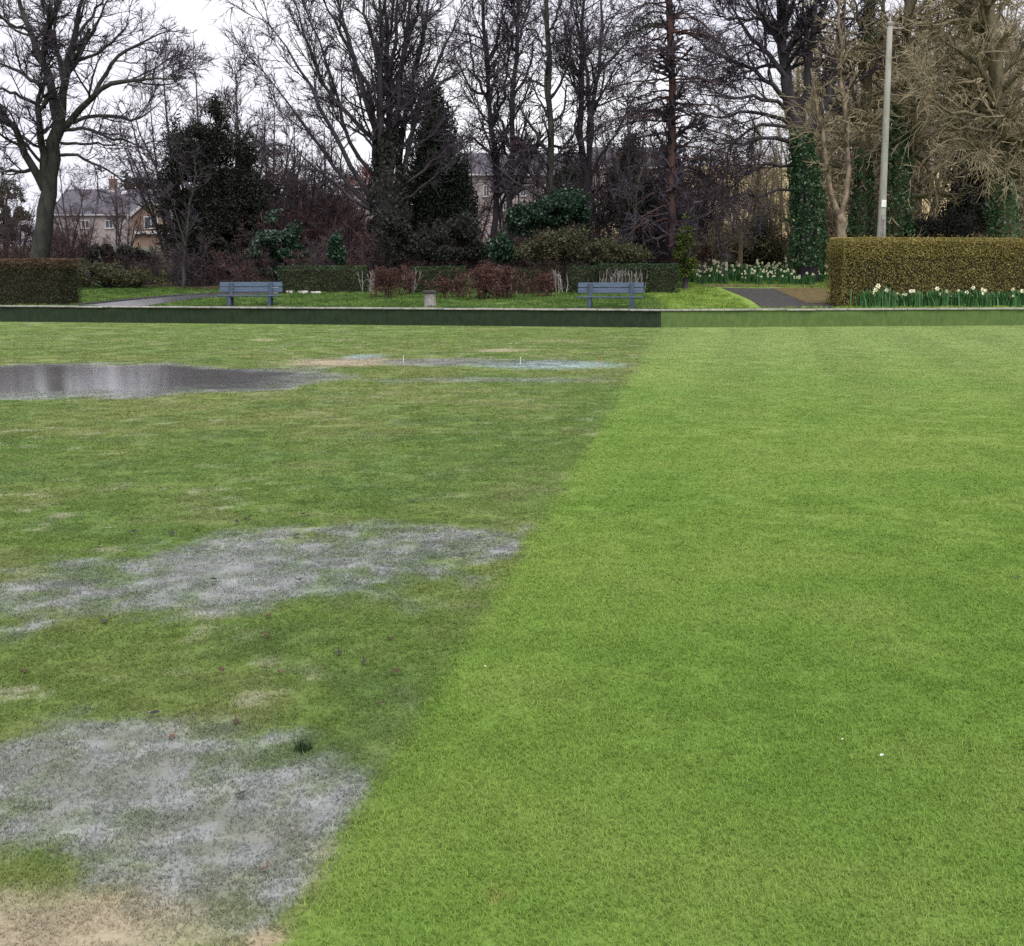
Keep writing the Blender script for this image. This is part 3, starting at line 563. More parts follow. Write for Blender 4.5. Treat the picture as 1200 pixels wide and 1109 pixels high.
limbs = [([(686, 262), (687, 230), (688, 200)], 6.5, 5.5, 0), ([(687, 205), (680, 160), (680, 100), (683, 50), (688, -50)], 4, 1.6, 1), ([(690, 205), (695, 130), (702, 80), (706, 40), (708, -50)], 3.2, 1.4, -1), ([(688, 205), (690, 130), (687, 60), (674, 20), (666, -30)], 3, 1.2, 1), ([(683, 200), (676, 150), (678, 110)], 2.2, 1, -1.5), ([(691, 210), (706, 175), (722, 160), (735, 130), (752, 100)], 1.8, .7, -2), ([(694, 225), (712, 215), (735, 222)], 1.5, .6, -2), ([(702, 85), (716, 70), (735, 50), (750, 20)], 1.8, .7, 1), ([(681, 100), (668, 75), (662, 40), (655, 0)], 1.8, .8, -1), ([(697, 125), (714, 95), (728, 78)], 1.5, .6, 2)]
P0, R0 = skeleton(limbs, 51, 0.05, r_)
tree('stem_clump_tree', 'leafless tree dividing low down into several close upright stems', on(686, 51), P0, R0, big(1.5, 3.0, 3.8, 2.1, 1.1, 0.5, 0.04), M['bark_dark'], M['twig_dark'], 16, bole=True)
# tall straight larch-like tree
r2 = np.random.default_rng(17)
limbs = [([(787, 314), (788, 200), (786, 100), (785, 0), (784, -70)], 5.2, 3.6, 0)]
for k in range(64):
    y0 = r2.uniform(-60, 205) if k > 5 else r2.uniform(200, 290); sgn = r2.choice([-1, 1]); Lx = r2.uniform(35, 105) if y0 < 210 else r2.uniform(25, 60)
    dr = r2.uniform(8, 40); limbs.append(([(786, y0), (786 + sgn * Lx * 0.35, y0 - r2.uniform(-6, 8)), (786 + sgn * Lx * 0.7, y0 + dr * 0.4), (786 + sgn * Lx, y0 + dr)], 1.1, 0.4, r2.uniform(-3.5, 3.5)))
P0, R0 = skeleton(limbs, 47, 0.03, r_)
o, lv = tree('larch_tree', 'tall tree with one straight reddish trunk and thin drooping side branches', on(787, 47), P0, R0, [dict(dens=7.0, t0=0.10, ang=(50, 14), Lm=1.05, K=5, wob=0.16, trop=-0.03, rr=0.5, rmin=0.010, sides=3, planar=0.4), dict(dens=10.0, t0=0.05, ang=(48, 16), Lm=0.42, K=3, wob=0.2, trop=-0.02, rr=0.7, rmin=0.009, sides=1, planar=0.3)], M['bark_red'], M['twig_dark'], 17, split=0)
Q = np.concatenate([px(720 + 28 * u, 50 - 18 * u, 46) + r2.normal(size=(90, 3)) * [0.35, 0.5, 0.14] for u in np.linspace(-0.5, 1.6, 9)]); V, F = leaves(Q, 0.16, r2, aspect=0.25)
link('needle_spray', mesh_np('needle_spray', V - np.array(o.location), F), M['cypress'], o)
# dense dark many-branched tree, ivy on its trunk
limbs = [([(946, 320), (943, 260), (940, 200), (932, 140), (925, 110)], 13, 9, 0), ([(925, 115), (918, 60), (912, 0), (908, -60)], 7, 3, 1), ([(934, 140), (950, 80), (956, 20), (962, -50)], 5, 2.2, -1), ([(940, 175), (972, 110), (985, 50), (994, -40)], 4.5, 2, 1)]
for pts, a, b, dy in [([(932, 135), (900, 115), (870, 112), (840, 114), (805, 110)], 2.6, .7, -2), ([(925, 95), (895, 60), (870, 30), (845, -10)], 3.4, 1, 1), ([(928, 120), (895, 90), (862, 72), (832, 60), (808, 40)], 3, .8, -1), ([(935, 170), (905, 160), (875, 165), (845, 172), (815, 160)], 2.8, .8, -2),
   ([(920, 60), (895, 30), (875, 0), (860, -40)], 3, 1, 2), ([(930, 150), (900, 130), (870, 132), (835, 140), (800, 128)], 2.6, .7, 1), ([(938, 200), (910, 190), (880, 200), (860, 215), (845, 240)], 2.2, .7, -2), ([(940, 225), (912, 222), (885, 232), (862, 225), (835, 250), (812, 258)], 2.0, .7, -3),
   ([(922, 80), (900, 75), (872, 85), (842, 92)], 2.4, .7, 2), ([(916, 40), (890, 12), (868, -30)], 2.4, .8, -2), ([(950, 80), (935, 40), (930, -20)], 2.4, 1, 1), ([(955, 30), (972, -10), (985, -50)], 2, 1, 1), ([(935, 150), (905, 145), (880, 150), (858, 165), (850, 190), (852, 230)], 2.2, .7, -1), ([(915, 30), (885, 20), (850, 25), (815, 10)], 2.2, .7, -1)]:
    limbs.append((pts, a, b, dy))
P0, R0 = skeleton(limbs, 50, 0.05, r_)
o, lv = tree('dense_tree', 'big dark leafless tree with long level boughs and ivy wrapped round its trunk', on(946, 50), P0, R0, big(2.0, 3.4, 2.8, 2.2, 1.05, 0.45, 0.03, (38, 12)), M['bark_dark'], M['twig_dark'], 18, bole=True)
ivy_on(o, [px(948, 312, 49.6), px(947, 260, 49.6), px(943, 200, 49.6), px(938, 150, 49.7)], [0.8, 0.75, 0.65, 0.45], 6500, 0.11, 181)
# right half: pale forked trunk, ivy columns, olive twigged trees
limbs = [([(985, 300), (985, 275), (985, 252)], 7, 6, 0), ([(984, 255), (975, 228), (969, 190), (962, 150), (957, 118), (950, 80)], 3.6, 1.6, -0.5), ([(986, 255), (996, 222), (993, 172), (988, 122), (985, 60), (983, -30)], 3.4, 1.8, 0.5), ([(962, 150), (985, 140), (1005, 150)], 1.2, .6, -1), ([(964, 165), (945, 155), (925, 165)], 1.2, .6, -1), ([(988, 120), (1000, 90), (1008, 60)], 1.4, .6, 1)]
P0, R0 = skeleton(limbs, 47, 0.04, r_)
tree('pale_tree', 'tree with a pale flaking trunk forking in two behind the end of the olive hedge', on(985, 47), P0, R0, big(1.1, 2.4, 2.6, 1.6, 0.9, 0.45, 0.0, (50, 14)), M['bark_pale'], M['twig_olive'], 19, bole=True)
limbs = [([(1009, 300), (1011, 220), (1014, 140), (1018, 60), (1021, -60)], 8, 5, 0), ([(1014, 150), (998, 110), (985, 70), (978, 20)], 2, .8, 1), ([(1016, 100), (1030, 60), (1034, 0)], 2, .9, 1), ([(1018, 60), (1005, 20), (1000, -30)], 2, .9, -1), ([(1012, 200), (1030, 170), (1045, 160)], 1.5, .7, -1)]
P0, R0 = skeleton(limbs, 51, 0.03, r_)
o, lv = tree('ivy_tree', 'tree with slender ivy clad trunk left of the pale concrete pole', on(1009, 51), P0, R0, big(1.6, 3.0, 3.0, 1.8, 1.0, 0.45, -0.01, (50, 14)), M['bark_olive'], M['twig_olive'], 20)
ivy_on(o, [px(1009, 300, 50.8), px(1010, 235, 50.8), px(1012, 175, 50.8)], [0.55, 0.5, 0.35], 3000, 0.10, 201); ivy_on(o, [px(1017, 75, 50.8), px(1019, 30, 50.8), px(1020, -20, 50.8)], [0.35, 0.42, 0.35], 900, 0.10, 202)
limbs = [([(1052, 300), (1052, 220), (1054, 150), (1058, 90), (1064, 30), (1070, -60)], 8, 4, 0), ([(1056, 110), (1040, 70), (1036, 30), (1034, -30)], 3, 1.5, 1), ([(1056, 110), (1075, 75), (1092, 40), (1105, 0)], 2.2, 1, -1), ([(1054, 140), (1080, 130), (1110, 140), (1135, 145)], 1.6, .7, -2), ([(1060, 70), (1080, 40), (1090, 0), (1098, -40)], 2, 1, 1)]
P0, R0 = skeleton(limbs, 50, 0.04, r_)
o, lv = tree('ivy_tree', 'tree with a thick ivy column on its trunk right of the pale concrete pole', on(1052, 50), P0, R0, big(1.8, 3.2, 3.2, 2.0, 1.0, 0.45, 0.0, (48, 14)), M['bark_olive'], M['twig_olive'], 21)
ivy_on(o, [px(1049, 300, 49.7), px(1051, 240, 49.7), px(1054, 170, 49.7), px(1060, 112, 49.7)], [0.62, 0.6, 0.52, 0.4], 5200, 0.11, 211)
limbs = [([(1180, 305), (1178, 230), (1174, 160), (1166, 95), (1161, 30), (1158, -60)], 12, 6, 0)]
for pts, a, b, dy in [([(1172, 150), (1145, 135), (1115, 132), (1085, 115), (1060, 108)], 2.6, .7, -3), ([(1174, 160), (1150, 150), (1120, 150), (1090, 142), (1070, 150)], 2.4, .7, -2), ([(1166, 100), (1140, 70), (1115, 55), (1090, 30)], 2.8, .8, -1), ([(1163, 60), (1140, 25), (1120, -10)], 2.8, 1, 1), ([(1167, 100), (1190, 70), (1210, 40), (1225, 0)], 2.8, 1, -1), ([(1176, 190), (1150, 180), (1130, 160), (1105, 165), (1080, 190)], 2, .7, -3),
    ([(1170, 130), (1195, 115), (1220, 100)], 2.4, .9, -2), ([(1162, 40), (1180, 0), (1190, -50)], 2.6, 1, 1), ([(1164, 80), (1130, 85), (1100, 80), (1070, 70)], 2.2, .7, 2), ([(1176, 185), (1200, 170), (1225, 172)], 2, .8, -2), ([(1162, 50), (1150, 10), (1135, -50)], 2.4, 1, -2), ([(1175, 215), (1195, 205), (1215, 215)], 1.8, .8, -2)]:
    limbs.append((pts, a, b, dy))
P0, R0 = skeleton(limbs, 48, 0.05, r_)
o, lv = tree('olive_tree', 'wide tree full of olive brown twigs with pale boughs reaching towards the pole', on(1180, 48), P0, R0, big(2.0, 3.2, 3.4, 2.2, 1.05, 0.5, -0.01, (44, 14)), M['bark_olive'], M['twig_olive'], 22)
ivy_on(o, [px(1176, 300, 47.7), px(1176, 240, 47.7), px(1176, 185, 47.7)], [0.7, 0.6, 0.45], 2600, 0.11, 221)

# smaller trees: one sapling, copied
def sapling(name, label, group, mats, seed, H, nst=4, spread=0.22, dens=(1.6, 3.2, 3.4), L_=(1.5, 0.8, 0.4)):
    r = np.random.default_rng(seed); Ps = []; Rs = []
    for k in range(nst):
        a = r.uniform(0, 6.28); q = [np.array([0.12 * math.cos(a), 0.12 * math.sin(a), -0.2])]; d = norm(np.array([math.cos(a) * spread, math.sin(a) * spread, 1.0])); h = H * r.uniform(0.75, 1.1)
        for j in range(10): d = norm(d + r.normal(size=3) * 0.07 + [0, 0, 0.05]); q.append(q[-1] + d * h / 10)
        Ps.append(np.array(q)); Rs.append(np.linspace(0.075, 0.02, 11) * (H / 7))
    sp = [dict(dens=dens[0] * 1.5, t0=0.2, ang=(40, 12), Lm=L_[0], K=6, wob=0.16, trop=0.05, rr=0.5, rmin=0.012, sides=3), dict(dens=dens[1] * 1.4, t0=0.12, ang=(42, 14), Lm=L_[1], K=4, wob=0.2, trop=0.04, rr=0.55, rmin=0.011, sides=3), dict(dens=dens[2] * 2.6, t0=0.08, ang=(42, 14), Lm=L_[2] * 1.2, K=3, wob=0.2, trop=0.03, rr=0.7, rmin=0.009, sides=1)]
    return tree(name, label, (0, 0, 0), np.array(Ps), np.array(Rs), sp, mats[0], mats[1], seed, group, sides=6)[0]
def put(proto, used, x, Y, s, label=None, group=None):
    o = proto if not used[0] else copy_tree(proto); used[0] = True
    p = on(x, Y); p[2] -= 0.05; o.location = p; o.rotation_euler = (0, 0, random.uniform(0, 6.28)); o.scale = (s, s, s * random.uniform(0.92, 1.08))
    if label: o['label'] = label
    if group: o['group'] = group
    return o
sapA = sapling('young_tree', 'x', None, (M['bark_dark'], M['twig_mauve']), 31, 7.0); uA = [False]
for x, Y, s in ((272, 56, 1.15), (300, 58, 1.3), (322, 55, 1.0), (342, 57, 0.95), (335, 62, 1.0), (362, 60, 0.9), (382, 64, 0.95), (315, 64, 1.2)): put(sapA, uA, x, Y, s, 'thin many stemmed leafless young tree between the dark evergreen and the fan shaped tree', 'young trees beside the dark evergreen')
for x, Y, s in ((84, 70, 0.8), (104, 66, 0.62), (140, 122, 1.2), (-10, 62, 0.6), (150, 66, 0.55), (6, 64, 0.62), (24, 66, 0.6)): put(sapA, uA, x, Y, s, 'small leafless tree close to the slate roofed house', 'small trees around the slate roofed house')
for x, Y, s in ((218, 62, 1.45), (248, 63, 1.5), (275, 65, 1.45), (200, 64, 1.2)): put(sapA, uA, x, Y, s, 'leafless tree showing its twigs over the top of the dark evergreen', 'bare trees behind the dark evergreen')
for x, Y, s in ((620, 60, 0.8), (632, 62, 0.7), (664, 60, 0.8), (725, 56, 1.0), (742, 58, 1.15), (762, 55, 0.9), (812, 56, 0.9), (548, 62, 0.8), (650, 64, 0.85), (690, 62, 0.8), (705, 64, 0.95), (780, 60, 1.0), (800, 62, 1.1), (560, 66, 0.9), (590, 64, 0.8)): put(sapA, uA, x, Y, s, 'thin dark leafless young tree among the trunks in front of the long house', 'young trees in front of the long house')
sapB = sapling('young_tree', 'x', None, (M['bark_olive'], M['twig_olive']), 33, 9.0, 4, 0.16, (1.7, 3.0, 3.0), (1.8, 0.9, 0.45)); uB = [False]
for x, Y, s in ((1145, 58, 1.2), (1200, 60, 1.2), (1150, 64, 1.3), (1225, 55, 1.1), (970, 60, 1.1), (1035, 62, 1.25), (1000, 64, 1.2), (1072, 66, 1.3), (1175, 62, 1.3), (1210, 66, 1.4), (1020, 68, 1.4), (985, 66, 1.3), (1055, 70, 1.5), (1190, 54, 1.05), (960, 70, 1.4), (978, 74, 1.5), (1012, 72, 1.5), (1040, 76, 1.6), (1150, 74, 1.6), (1185, 72, 1.55), (1215, 76, 1.6), (1075, 80, 1.6), (1110, 84, 1.7), (940, 74, 1.4)): put(sapB, uB, x, Y, s, 'olive brown leafless young tree in the thicket behind the clipped olive hedge', 'young trees behind the olive hedge')
for x, Y, s in ((868, 58, 0.5), (885, 60, 0.55), (902, 57, 0.5), (1118, 60, 0.5), (1078, 60, 0.42), (840, 60, 0.7), (895, 66, 0.8), (915, 62, 0.75), (930, 66, 0.85), (862, 68, 0.8)): put(sapB, uB, x, Y, s, 'low brown leafless sapling in the open thicket in front of the straw coloured field', 'saplings before the field')

# evergreens: foliage spread through traced volumes
def foliage(name, label, x, Y, blobs, n, size, mat, seed, cat='bush', group=None, stem=True, aspect=0.5, hole=0.42):
    """blobs: (px x, px y, rx px, ry px) ellipsoids at distance Y"""
    r = np.random.default_rng(seed); base = on(x, Y); o = thing(name, label, cat, base, group); k = mpp(Y); Q = []
    vol = np.array([b[2] * b[2] * b[3] for b in blobs], float) ** 0.7; vol /= vol.sum()
    for b, vv in zip(blobs, vol):
        m = int(n * vv * 1.9); d = norm(r.normal(size=(m, 3))); rad = r.random(m) ** 0.42
        lump = 0.72 + 0.62 * vnoise(np.arctan2(d[:, 1], d[:, 0]) * 1.7 + seed, d[:, 2] * 3.1, seed)
        c = px(b[0], b[1], Y); q = c + d * (rad * lump)[:, None] * np.array([b[2] * k, min(b[2], 34) * k, b[3] * k])
        g = vnoise(q[:, 0] * 2.4 + q[:, 1] * 1.3, q[:, 2] * 2.6, seed + 5); q = q[g > hole - 0.25 * (1 - rad)]; Q.append(q)
    Q = np.concatenate(Q); Q = Q[Q[:, 2] > gz(Q[:, 0], Q[:, 1]) + 0.02]
    V, F = leaves(Q, size, r, aspect=aspect); link('foliage', mesh_np('foliage', V - base, F), mat, o)
    if stem:
        top = px(blobs[0][0], blobs[0][1], Y); P0 = np.array([resample([base - [0, 0, 0.2], base * 0.6 + top * 0.4 + r.normal(size=3) * 0.1, top], 11)]); R0 = np.array([np.linspace(0.13, 0.05, 11)])
        P1, R1 = sprout(r, P0, R0, 7, 0.15, (50, 14), max(b[2] for b in blobs) * k * 1.1, 6, 0.16, 0.05, 0.5, 0.02)
        V0, F0 = tubes(P0, R0, 7); V1, F1 = tubes(P1, R1, 4)
        link('stem', mesh_np('stem', np.concatenate([V0, V1]) - base, np.concatenate([F0, F1 + len(V0)]), None, True), M['bark_dark'], o)
    return o
foliage('evergreen_tree', 'tall rounded dark evergreen tree behind the blue bench by the path', 245, 54, [(245, 210, 48, 62), (222, 175, 32, 40), (255, 150, 18, 34), (288, 185, 18, 38), (285, 240, 34, 55), (205, 235, 30, 48), (250, 270, 66, 42), (300, 275, 26, 36), (252, 128, 8, 20)], 46000, 0.115, M['yew'], 41, 'tree', hole=0.30)
o = foliage('conifer', 'pointed dark conifer growing behind the fan shaped tree', 510, 55, [(512, 250, 46, 60), (512, 205, 36, 50), (510, 160, 25, 42), (508, 122, 12, 32), (515, 278, 44, 34)], 44000, 0.13, M['cypress'], 42, 'tree', aspect=0.45, hole=0.12)
ev = [('holly_bush', 'glossy dark green bush at the foot of the tall rounded evergreen', 330, 50, [(328, 278, 26, 30), (345, 288, 20, 24), (312, 296, 24, 24), (335, 308, 26, 18)], 9000, 0.13, 'holly'),
 ('yew_bush', 'low black green yew bush in front of the pointed conifer', 520, 47, [(515, 285, 30, 26), (545, 278, 26, 30), (492, 290, 22, 20), (560, 292, 20, 18), (462, 268, 24, 30)], 9000, 0.12, 'yew'),
 ('holly_bush', 'small mid green holly bush on the bank below the slim pair of trees', 588, 46, [(588, 290, 18, 17), (600, 296, 14, 12)], 2600, 0.12, 'holly'),
 ('yew_bush', 'dark bush at the foot of the single straight tree', 640, 48, [(632, 248, 32, 20), (662, 244, 30, 24), (612, 258, 22, 18), (680, 256, 16, 18)], 7500, 0.13, 'holly'),
 ('yew_bush', 'dark upright evergreen between the stem clump and the straight reddish trunk', 748, 49, [(752, 250, 22, 40), (765, 275, 20, 28), (738, 272, 18, 28)], 6500, 0.13, 'yew'),
 ('cypress_bush', 'dull green conical evergreen in front of the pale gable wall', 735, 60, [(735, 205, 22, 36), (732, 228, 27, 30), (740, 180, 12, 26)], 5500, 0.17, 'cypress'),
 ('cypress_bush', 'dull green rounded evergreen in front of the long house wall', 665, 62, [(664, 212, 18, 28), (664, 228, 22, 24)], 4200, 0.17, 'cypress'),
 ('mossy_bush', 'yellow green mossy bush beside the straight reddish trunk', 803, 46, [(803, 280, 11, 19), (805, 266, 9, 14), (801, 298, 12, 16), (808, 306, 10, 12), (802, 315, 13, 12)], 2600, 0.09, 'moss_bush'),
 ('bramble_bush', 'olive leaved bramble bush on the bank by the holly', 645, 45, [(645, 290, 34, 20), (668, 284, 24, 20), (622, 294, 20, 14)], 4200, 0.10, 'bramble'),
 ('bramble_bush', 'low bramble bush on the bank below the straight reddish trunk', 712, 45, [(712, 294, 34, 15), (740, 298, 24, 12), (690, 298, 24, 13)], 3600, 0.10, 'bramble'),
 ('bramble_bush', 'low olive leaved bramble next to the dark clipped hedge', 130, 50, [(125, 322, 46, 16), (165, 324, 34, 13), (95, 318, 24, 18)], 6000, 0.10, 'bramble'),
 ('holly_bush', 'dark bush below the white window of the gabled house', 130, 58, [(128, 298, 24, 15), (150, 302, 24, 14)], 3600, 0.14, 'yew'),
 ('holly_bush', 'tiny bright green bush among red twigs below the fan shaped tree', 393, 47, [(392, 282, 9, 12), (394, 298, 11, 14)], 1200, 0.11, 'holly'),
 ('thicket_bush', 'dark leafy bush filling the gap between the open field and the wide olive tree', 1140, 52, [(1135, 225, 24, 46), (1150, 190, 20, 40), (1125, 250, 26, 28), (1160, 240, 22, 40)], 8000, 0.13, 'yew'),
 ('thicket_bush', 'low dark bush showing over the olive hedge below the field', 1095, 50, [(1090, 272, 28, 20), (1118, 270, 24, 20), (1070, 278, 20, 18)], 4500, 0.11, 'yew'),
 ('thicket_bush', 'dark green bush against the ivy trunk where the asphalt path ends', 893, 55, [(893, 275, 18, 30), (880, 292, 20, 22), (905, 295, 16, 24)], 4200, 0.11, 'bramble'),
 ('far_evergreen', 'blue green pine showing over the slate roof', 152, 215, [(150, 225, 12, 20), (162, 232, 14, 20), (175, 230, 12, 22)], 3600, 0.5, 'cypress'),
 ('far_evergreen', 'olive evergreen at the far end of the dark clipped hedge', 8, 75, [(8, 232, 20, 26), (-14, 240, 24, 28), (16, 252, 20, 22), (2, 262, 30, 20)], 18000, 0.11, 'bramble')]
for k, (nm, lb, x, Y, bl, n, sz, mt) in enumerate(ev): foliage(nm, lb, x, Y, bl, n, sz, M[mt], 50 + k, 'bush', aspect=0.6)

# twiggy shrubs of the bank: three kinds, copied
def shrub(mats, seed, H, nst, leafm=None, nl=0):
    r = np.random.default_rng(seed); Ps = []; Rs = []
    for k in range(nst):
        a = r.uniform(0, 6.28); q = [np.array([r.normal() * 0.35, r.normal() * 0.3, -0.1])]; d = norm(np.array([math.cos(a) * 0.45, math.sin(a) * 0.45, 1.0])); h = H * r.uniform(0.6, 1.1)
        for j in range(10): d = norm(d + r.normal(size=3) * 0.12 + [0, 0, -0.02]); q.append(q[-1] + d * h / 10)
        Ps.append(np.array(q)); Rs.append(np.linspace(0.022, 0.008, 11))
    sp = [dict(dens=4.5, t0=0.12, ang=(42, 14), Lm=0.75 * H / 2, K=5, wob=0.2, trop=0.0, rr=0.6, rmin=0.009, sides=3), dict(dens=13, t0=0.08, ang=(45, 15), Lm=0.36, K=3, wob=0.22, trop=0.0, rr=0.7, rmin=0.009, sides=1)]
    o, lv = tree('shrub', 'x', (0, 0, 0), np.array(Ps), np.array(Rs), sp, mats[0], mats[1], seed, None, sides=4, cat='shrub')
    if nl:
        q = lv[-1][0][:, -1]; q = q[r.integers(0, len(q), nl)]; V, F = leaves(q, 0.07, r, aspect=0.7); link('foliage', mesh_np('foliage', V, F), leafm, o)
    return o
sh = [shrub((M['bark_dark'], M['twig_mauve']), 81, 2.2, 13), shrub((M['bark_dark'], M['twig_red']), 82, 2.0, 14), shrub((M['bark_dark'], M['twig_dark']), 83, 2.0, 13, M['bramble'], 700), shrub((M['bark_olive'], M['twig_olive']), 84, 2.0, 12)]
us = [[False] for _ in sh]
L4_ = 'leafless straw brown shrub in the thicket behind the daffodil bed'
AREA = ((60, 'under the big spreading tree'), (175, 'below the slate roofed house'), (320, 'under the tall rounded evergreen'), (440, 'between the rounded evergreen and the fan shaped tree'), (570, 'around the pointed conifer'), (700, 'below the long house'), (2000, 'around the straight reddish trunk'))
KIND = ('leafless mauve brown shrub', 'leafless reddish brown shrub', 'shrub with a few dull leaves')
def bank_shrub(q, x, Y, s_):
    ar = [a for lim, a in AREA if x < lim][0]; put(sh[q], us[q], x, Y, s_, KIND[q] + ' ' + ar, KIND[q].replace('shrub', 'shrubs') + ' ' + ar)
r3 = np.random.default_rng(90)
for k in range(120):
    x = r3.uniform(-25, 815); Y = r3.uniform(50, 66) if k % 4 else r3.uniform(47.5, 50)
    if 60 < x < 260 and Y < 51: Y += 4
    bank_shrub(int(r3.choice(3, p=[0.45, 0.33, 0.22])), x, Y, r3.uniform(0.8, 1.3) * (0.42 if x < 200 else 0.8 if 560 < x < 740 else 1.3 if Y > 55 else 0.85))
for x, Y in ((72, 58), (85, 60), (98, 59), (62, 57), (20, 56), (0, 57), (36, 55), (335, 53), (360, 54), (380, 55), (405, 54), (420, 52), (110, 62), (-15, 58)): bank_shrub(1, x, Y, r3.uniform(1.2, 1.7) * (0.55 if x < 200 else 1))
for k in range(26):
    x = r3.choice([r3.uniform(325, 400), r3.uniform(730, 815)]); bank_shrub(0, x, r3.uniform(58, 70), r3.uniform(1.6, 2.3))
for k in range(16): bank_shrub(k % 2, r3.uniform(-30, 85), r3.uniform(78, 96), r3.uniform(0.7, 1.1))
for x in np.linspace(822, 945, 20): put(sh[3], us[3], x + r3.normal() * 3, r3.uniform(54, 62), r3.uniform(0.6, 1.15), L4_, 'straw brown shrubs behind the daffodil bed')
for x in np.linspace(1000, 1220, 22): put(sh[3], us[3], x + r3.normal() * 4, r3.uniform(51, 60), r3.uniform(1.0, 1.9) * (0.5 if 1055 < x < 1135 else 1), 'straw brown leafless shrub behind the clipped olive hedge', 'straw brown shrubs behind the olive hedge')
# the leaning thin trunks on the lawn edge
for x0, y0, x1, y1, Y, lb in ((213, 336, 222, 240, 49, 'thin pale leaning tree at the edge of the lawn below the evergreen'), (738, 308, 748, 215, 46, 'thin leaning grey tree on the bank near the straight reddish trunk')):
    P0, R0 = skeleton([([(x0, y0 + 3), ((x0 * 2 + x1) / 3, (2 * y0 + y1) / 3), (x1, y1)], 2.4, 1.2, 0.5), ([(x1, y1), (x1 + 8, y1 - 30), (x1 + 5, y1 - 60)], 1.2, .5, .5), ([((x0 + x1) / 2, (y0 + y1) / 2), (x0 - 10, y1), (x0 - 18, y1 - 20)], 1, .5, -.5)], Y, 0.02, r_)
    tree('thin_tree', lb, on(x0, Y), P0, R0, big(2.2, 3, 3, 0.9, 0.5, 0.3, 0.02), M['bark_grey'], M['twig_dark'], int(x0), sides=7)

# ------------------------------------------------------------------ houses
def house(name, label, x0, x1, Y, y_ridge, y_eave, y_base, depth, wall, roof, chimneys=(), windows=(), skew=0, rooflights=()):
    k = mpp(Y); c = px((x0 + x1) / 2, y_eave, Y); w = (x1 - x0) * k; zb = float(gz(c[0], Y)) - 0.6; ze = c[2]; zr = px(600, y_ridge, Y + depth / 2)[2]
    o = thing(name, label, 'house', (c[0], Y, zb), None, skew); h = ze - zb; rr = zr - zb; x = w / 2
    mb = MB(); mb.add([(-x, 0, 0), (x, 0, 0), (x, depth, 0), (-x, depth, 0), (-x, 0, h), (x, 0, h), (x, depth, h), (-x, depth, h), (-x, depth / 2, rr - 0.15), (x, depth / 2, rr - 0.15)], [(0, 1, 5, 4), (2, 3, 7, 6), (1, 2, 6, 9, 5), (3, 0, 4, 8, 7)]); mb.build('wall', wall, o)
    e = 0.35; sl = (rr - h) / (depth / 2); mb = MB(); z0 = h - sl * e
    for s in (0, 1):
        ya, yb = (-e, depth / 2) if s == 0 else (depth + e, depth / 2)
        mb.add([(-x - e, ya, z0), (x + e, ya, z0), (x + e, yb, rr), (-x - e, yb, rr), (-x - e, ya, z0 + .15), (x + e, ya, z0 + .15), (x + e, yb, rr + .15), (-x - e, yb, rr + .15)], [(0, 1, 2, 3), (4, 7, 6, 5), (0, 4, 5, 1), (2, 6, 7, 3), (1, 5, 6, 2), (0, 3, 7, 4)])
    rf = mb.build('roof', roof, o)
    MB().box(-x - e, x + e, -e - 0.12, -e - 0.01, z0 - 0.05, z0 + 0.12).build('gutter', M['trim'], rf)
    for cx, hh, mat, pot in chimneys:
        X = (cx - (x0 + x1) / 2) * k; cw = .55; hh *= Y / 105; ch = MB().box(X - cw, X + cw, depth / 2 - .4, depth / 2 + .4, rr - .5, rr + hh, .03).box(X - cw - .08, X + cw + .08, depth / 2 - .48, depth / 2 + .48, rr + hh + .003, rr + hh + .14, .03).build('chimney', mat, rf)
        for s in (-.2, .2): MB().lathe([(.13, rr + hh + .14), (.11, rr + hh + .6), (.14, rr + hh + .64)], 10, X + s, depth / 2).build('chimney_pot', M['brick_red'], ch)
        MB().box(X - cw - .06, X + cw + .06, depth / 2 - .9, depth / 2 - .42, rr - .42, rr - .05).build('flashing', M['trim'], ch)
    for cx, ft in rooflights:
        X = (cx - (x0 + x1) / 2) * k; yy = -e + (depth / 2 + e) * ft; zz = z0 + (rr - z0) * ft + .15; d = .45
        MB().add([(X - .35, yy - d, zz - sl * d + .06), (X + .35, yy - d, zz - sl * d + .06), (X + .35, yy + d, zz + sl * d + .06), (X - .35, yy + d, zz + sl * d + .06), (X - .35, yy - d, zz - sl * d - .1), (X + .35, yy - d, zz - sl * d - .1), (X + .35, yy + d, zz + sl * d - .1), (X - .35, yy + d, zz + sl * d - .1)], [(0, 1, 2, 3), (0, 4, 5, 1), (1, 5, 6, 2), (2, 6, 7, 3), (3, 7, 4, 0)]).build('roof_window', M['trim'], rf)
    for (wx, wy, ww, wh) in windows:
        a = px(wx, wy, Y) - np.array([c[0], Y, zb]); X, Z = a[0], a[2]; ww *= k / 2; wh *= k / 2
        wi = MB().box(X - ww, X + ww, -.06, .04, Z - wh, Z - wh + .09).box(X - ww, X + ww, -.06, .04, Z + wh - .09, Z + wh).box(X - ww, X - ww + .09, -.058, .04, Z - wh + .09, Z + wh - .09).box(X + ww - .09, X + ww, -.058, .04, Z - wh + .09, Z + wh - .09).box(X - .04, X + .04, -.055, .04, Z - wh + .09, Z + wh - .09).build('window', M['trim'], o)
        MB().box(X - ww + .08, X + ww - .08, -.02, -.005, Z - wh + .08, Z + wh - .08).build('pane', M['glass'], wi)
        MB().box(X - ww - .12, X + ww + .12, -.16, .05, Z - wh - .1, Z - wh - .003).build('sill', M['trim'], wi)
    return o, k, c, zb
H1 = 185
